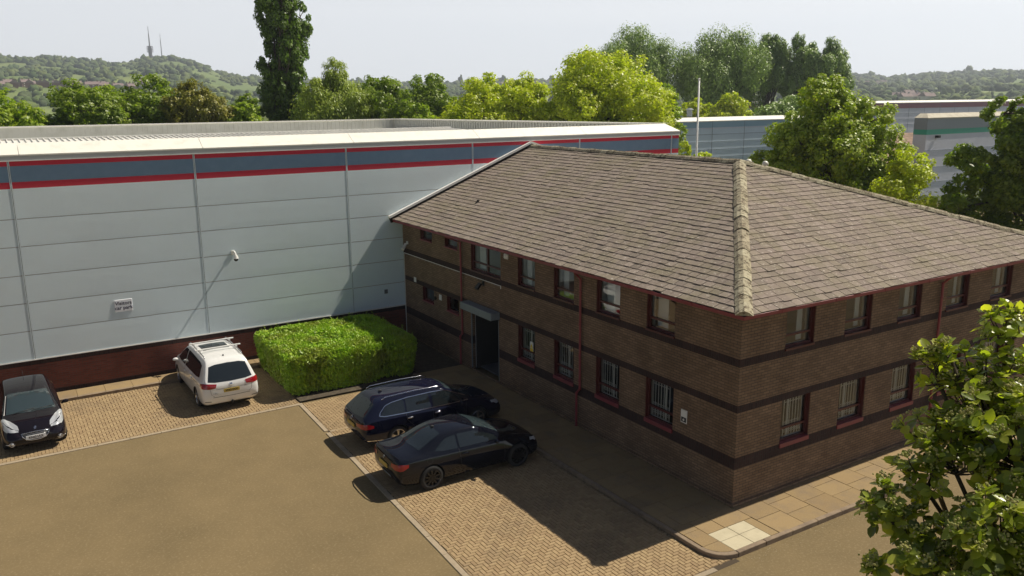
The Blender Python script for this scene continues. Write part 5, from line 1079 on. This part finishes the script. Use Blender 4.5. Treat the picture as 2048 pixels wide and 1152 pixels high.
def add_clump(x, y, z, w, h, soft=.22):
    global k
    v = icoV * (1 + rng.normal(0, soft, (len(icoV), 1))); v = v * np.array([w, w, h]) + np.array([x, y, z + h * .45]); PV.append(v); PF.append(icoF + k); k += len(v)
for i in range(9500):
    az = q.uniform(20, 97); r = 620 + (2000 - 620) * q.random() ** .8
    if open_ground(az, r): continue
    x, y, z = polar(az, r); s = q.uniform(2.4, 5.6) * (.7 + r / 3600); add_clump(x, y, z, s, s * q.uniform(.7, 1.1))
for i in range(1100):                       # the skyline itself is wooded
    az = 20 + 77 * i / 1100 + q.uniform(-.05, .05); r = q.uniform(1860, 1940)
    x, y, z = polar(az, r); s = q.uniform(3.2, 6) * (1 + .45 * mnoise.noise(Vector((az * 2, 0, 0)))); add_clump(x, y, z - 2, s, s * q.uniform(.8, 1.3))
for az, hh in ((61.1, 11), (58.5, 8), (58.2, 9), (67.8, 8), (55.0, 8), (34.9, 8), (29.6, 9)): x, y, z = polar(az, 1880); add_clump(x, y, z + 3, 6, hh, .25)
for i in range(900):                        # mid distance trees on the plain
    az = q.uniform(20, 96); r = q.uniform(330, 640)
    x, y, z = polar(az, r); s = q.uniform(3, 5); add_clump(x, y, z - 1, s, s * q.uniform(.6, .9))
tag(np_mesh('woodland', np.concatenate(PV), np.concatenate(PF), M_wood), 'far-off woods covering the hazy hills along the horizon', 'woodland', kind='stuff')
# terraced houses on the left hill
M_hw = mat('house_brick', (.22, .12, .09), .9); M_hr = mat('house_roof', (.27, .20, .185), .9); M_hp = mat('pale_render', (.62, .58, .52), .9)
def house_mesh(wall, roof):
    b = MB(); b.box(-4.5, -3.6, 0, 4.5, 3.6, 5.2, 0); b.add([(-4.7, -3.9, 5.1), (4.7, -3.9, 5.1), (4.7, 0, 8.0), (-4.7, 0, 8.0), (-4.7, 3.9, 5.1), (4.7, 3.9, 5.1)], [(0, 1, 2, 3), (5, 4, 3, 2), (0, 3, 4), (1, 5, 2)], 1); b.box(-3.2, -.5, 7.4, -2.3, .5, 9.0, 0)
    for x in (-2.6, 1.6):
        for z in (1.0, 3.3): b.box(x, -3.66, z, x + 1.6, -3.602, z + 1.2, 2)
    o = b.build('terraced_house', [wall, roof, M_hp]); return o
def put_houses(proto, spots, labels, group):
    for i, (az, r, rot) in enumerate(spots):
        o = proto if i == 0 else proto.copy()
        if i: COL.objects.link(o)
        x, y, z = polar(az, r); o.location = (x, y, z - .5); o.rotation_euler = (0, 0, rot); tag(o, labels, 'house', group)
sp = []
for row, (r, a0, a1) in enumerate(((945, 81.6, 93), (982, 81.2, 93), (1020, 81.0, 93), (1058, 81.6, 93))):
    az = a0
    while az < a1:
        if az < 89.2 and q.random() < .88: sp.append((az + q.uniform(-.05, .05), r + q.uniform(-9, 9) + 12 * math.sin(az * 1.4), R(az - 90) + R(q.choice((0, 90, 12, 90)))))
        az += .74 + q.uniform(-.03, .1)
pr = house_mesh(M_hw, M_hr)
put_houses(pr, sp, 'small brick terraced house with brown roof in the rows on the left hillside', 'terraced houses on the left hillside')
sp = [(q.uniform(33.5, 36.3), q.uniform(1300, 1560), q.uniform(0, 3)) for _ in range(12)] + [(q.uniform(52, 60), q.uniform(1500, 1800), q.uniform(0, 3)) for _ in range(16)] + [(q.uniform(31.5, 34), q.uniform(760, 860), q.uniform(0, 3)) for _ in range(8)]
put_houses(house_mesh(M_hp, M_hr), sp, 'tiny pale rendered house among the trees on the far hills', 'pale houses scattered on the far hills')
# masts
M_mast = mat('mast_metal', (.24, .22, .24), .7)
x, y, z = polar(80.42, 1830); tw = thing('mast', 'tall hilltop mast on a concrete tower ringed with dishes', 'mast', (x, y, z))
b = MB(); b.cyl((x, y, z), (x, y, z + 27), 3.6, 3.2, 16)
for hz in (16, 21, 26): b.cyl((x, y, z + hz), (x, y, z + hz + .7), 5.6, n=16)
for a in range(8): b.cyl((x + 5.4 * math.cos(a * .785), y + 5.4 * math.sin(a * .785), z + 15), (x + 5.4 * math.cos(a * .785), y + 5.4 * math.sin(a * .785), z + 27), .3, n=5)
b.build('tower', M_mast, tw); b = MB(); b.cyl((x, y, z + 27), (x, y, z + 50), 1.3, .9, 6); b.cyl((x, y, z + 50), (x, y, z + 64), .7, .4, 6); b.build('antenna', M_mast, tw)
x, y, z = polar(79.78, 1830); tw = thing('mast', 'slender plain mast right of the mast with the ringed tower', 'mast', (x, y, z)); b = MB(); b.cyl((x, y, z), (x, y, z + 38), 1.0, .7, 6); b.cyl((x, y, z + 38), (x, y, z + 50), .5, .3, 5); b.build('antenna', M_mast, tw)

# ------------------------------------------------------------ haze
hz = MB(); hz.box(-2600, -2600, -30, 2600, 2600, 260); ho = hz.build('haze', bpy.data.materials.new('haze_air')); hm = ho.data.materials[0]; hm.use_nodes = True
tn = hm.node_tree; tn.nodes.remove(tn.nodes['Principled BSDF']); pv_ = tn.nodes.new('ShaderNodeVolumePrincipled'); pv_.inputs['Color'].default_value = (.80, .88, 1.0, 1); pv_.inputs['Density'].default_value = .0003; pv_.inputs['Anisotropy'].default_value = .35
tn.links.new(pv_.outputs[0], tn.nodes['Material Output'].inputs['Volume']); tag(ho, 'thin pale summer haze lying over the whole scene', 'haze', kind='stuff')

# litter and grit lying along the kerbs and on the tarmac
M_lit = mat('pale_grit', (.45, .38, .27), .9, island=[(.5, .43, .32), (.36, .29, .19), (.22, .17, .10), (.62, .56, .45)])
lt = MB(); q = random.Random(5)
def bit(x, y, s, z=-.119): a = q.uniform(0, 6.28); lt.add([(x + s * math.cos(a), y + s * math.sin(a), z), (x - s * .7 * math.sin(a), y + s * .7 * math.cos(a), z), (x - s * math.cos(a), y - s * math.sin(a), z), (x, y, z + s * .5)], [(0, 1, 3), (1, 2, 3), (2, 0, 3)])
for i in range(500): bit(q.uniform(-20, -7.3), q.uniform(-8, 13), q.uniform(.005, .014))
for i in range(700): x = q.uniform(-1.4, 20); bit(x, -1.68 - x * .009 - abs(q.gauss(0, .16)) - .02, q.uniform(.006, .017))
for i in range(250): bit(q.uniform(-1, 14), q.uniform(-8, -2), q.uniform(.006, .016))
for i in range(600): bit(-2.16 - abs(q.gauss(0, .05)), q.uniform(-1.2, 13.5), q.uniform(.008, .02), -.096)
for i in range(350): bit(q.uniform(-20, -7), 18.05 - abs(q.gauss(0, .06)), q.uniform(.008, .02), -.096)
tag(lt.build('grit', M_lit), 'scattered pale grit and dry leaf scraps along the kerbs and tarmac', 'grit', kind='stuff')
ms = MB()
for i in range(900):
    y = q.uniform(-1.2, 13.6); x = -2.15 - abs(q.gauss(0, .035)); h = q.uniform(.01, .035); a = q.uniform(0, 6.28); ms.add([(x, y, -.1), (x + .012 * math.cos(a), y + .012 * math.sin(a), -.1), (x + q.uniform(-.02, .02), y + q.uniform(-.02, .02), -.1 + h)], [(0, 1, 2)])
for i in range(900):
    y = q.uniform(-.2, 18); x = -.075 - abs(q.gauss(0, .02)); h = q.uniform(.01, .04); a = q.uniform(0, 6.28); ms.add([(x, y, 0), (x + .012 * math.cos(a), y + .012 * math.sin(a), 0), (x + q.uniform(-.02, .02), y + q.uniform(-.02, .02), h)], [(0, 1, 2)])
tag(ms.build('moss', mat('moss', (.10, .10, .03), .95)), 'thin line of moss and weeds along the kerb and wall foot', 'moss', kind='stuff')
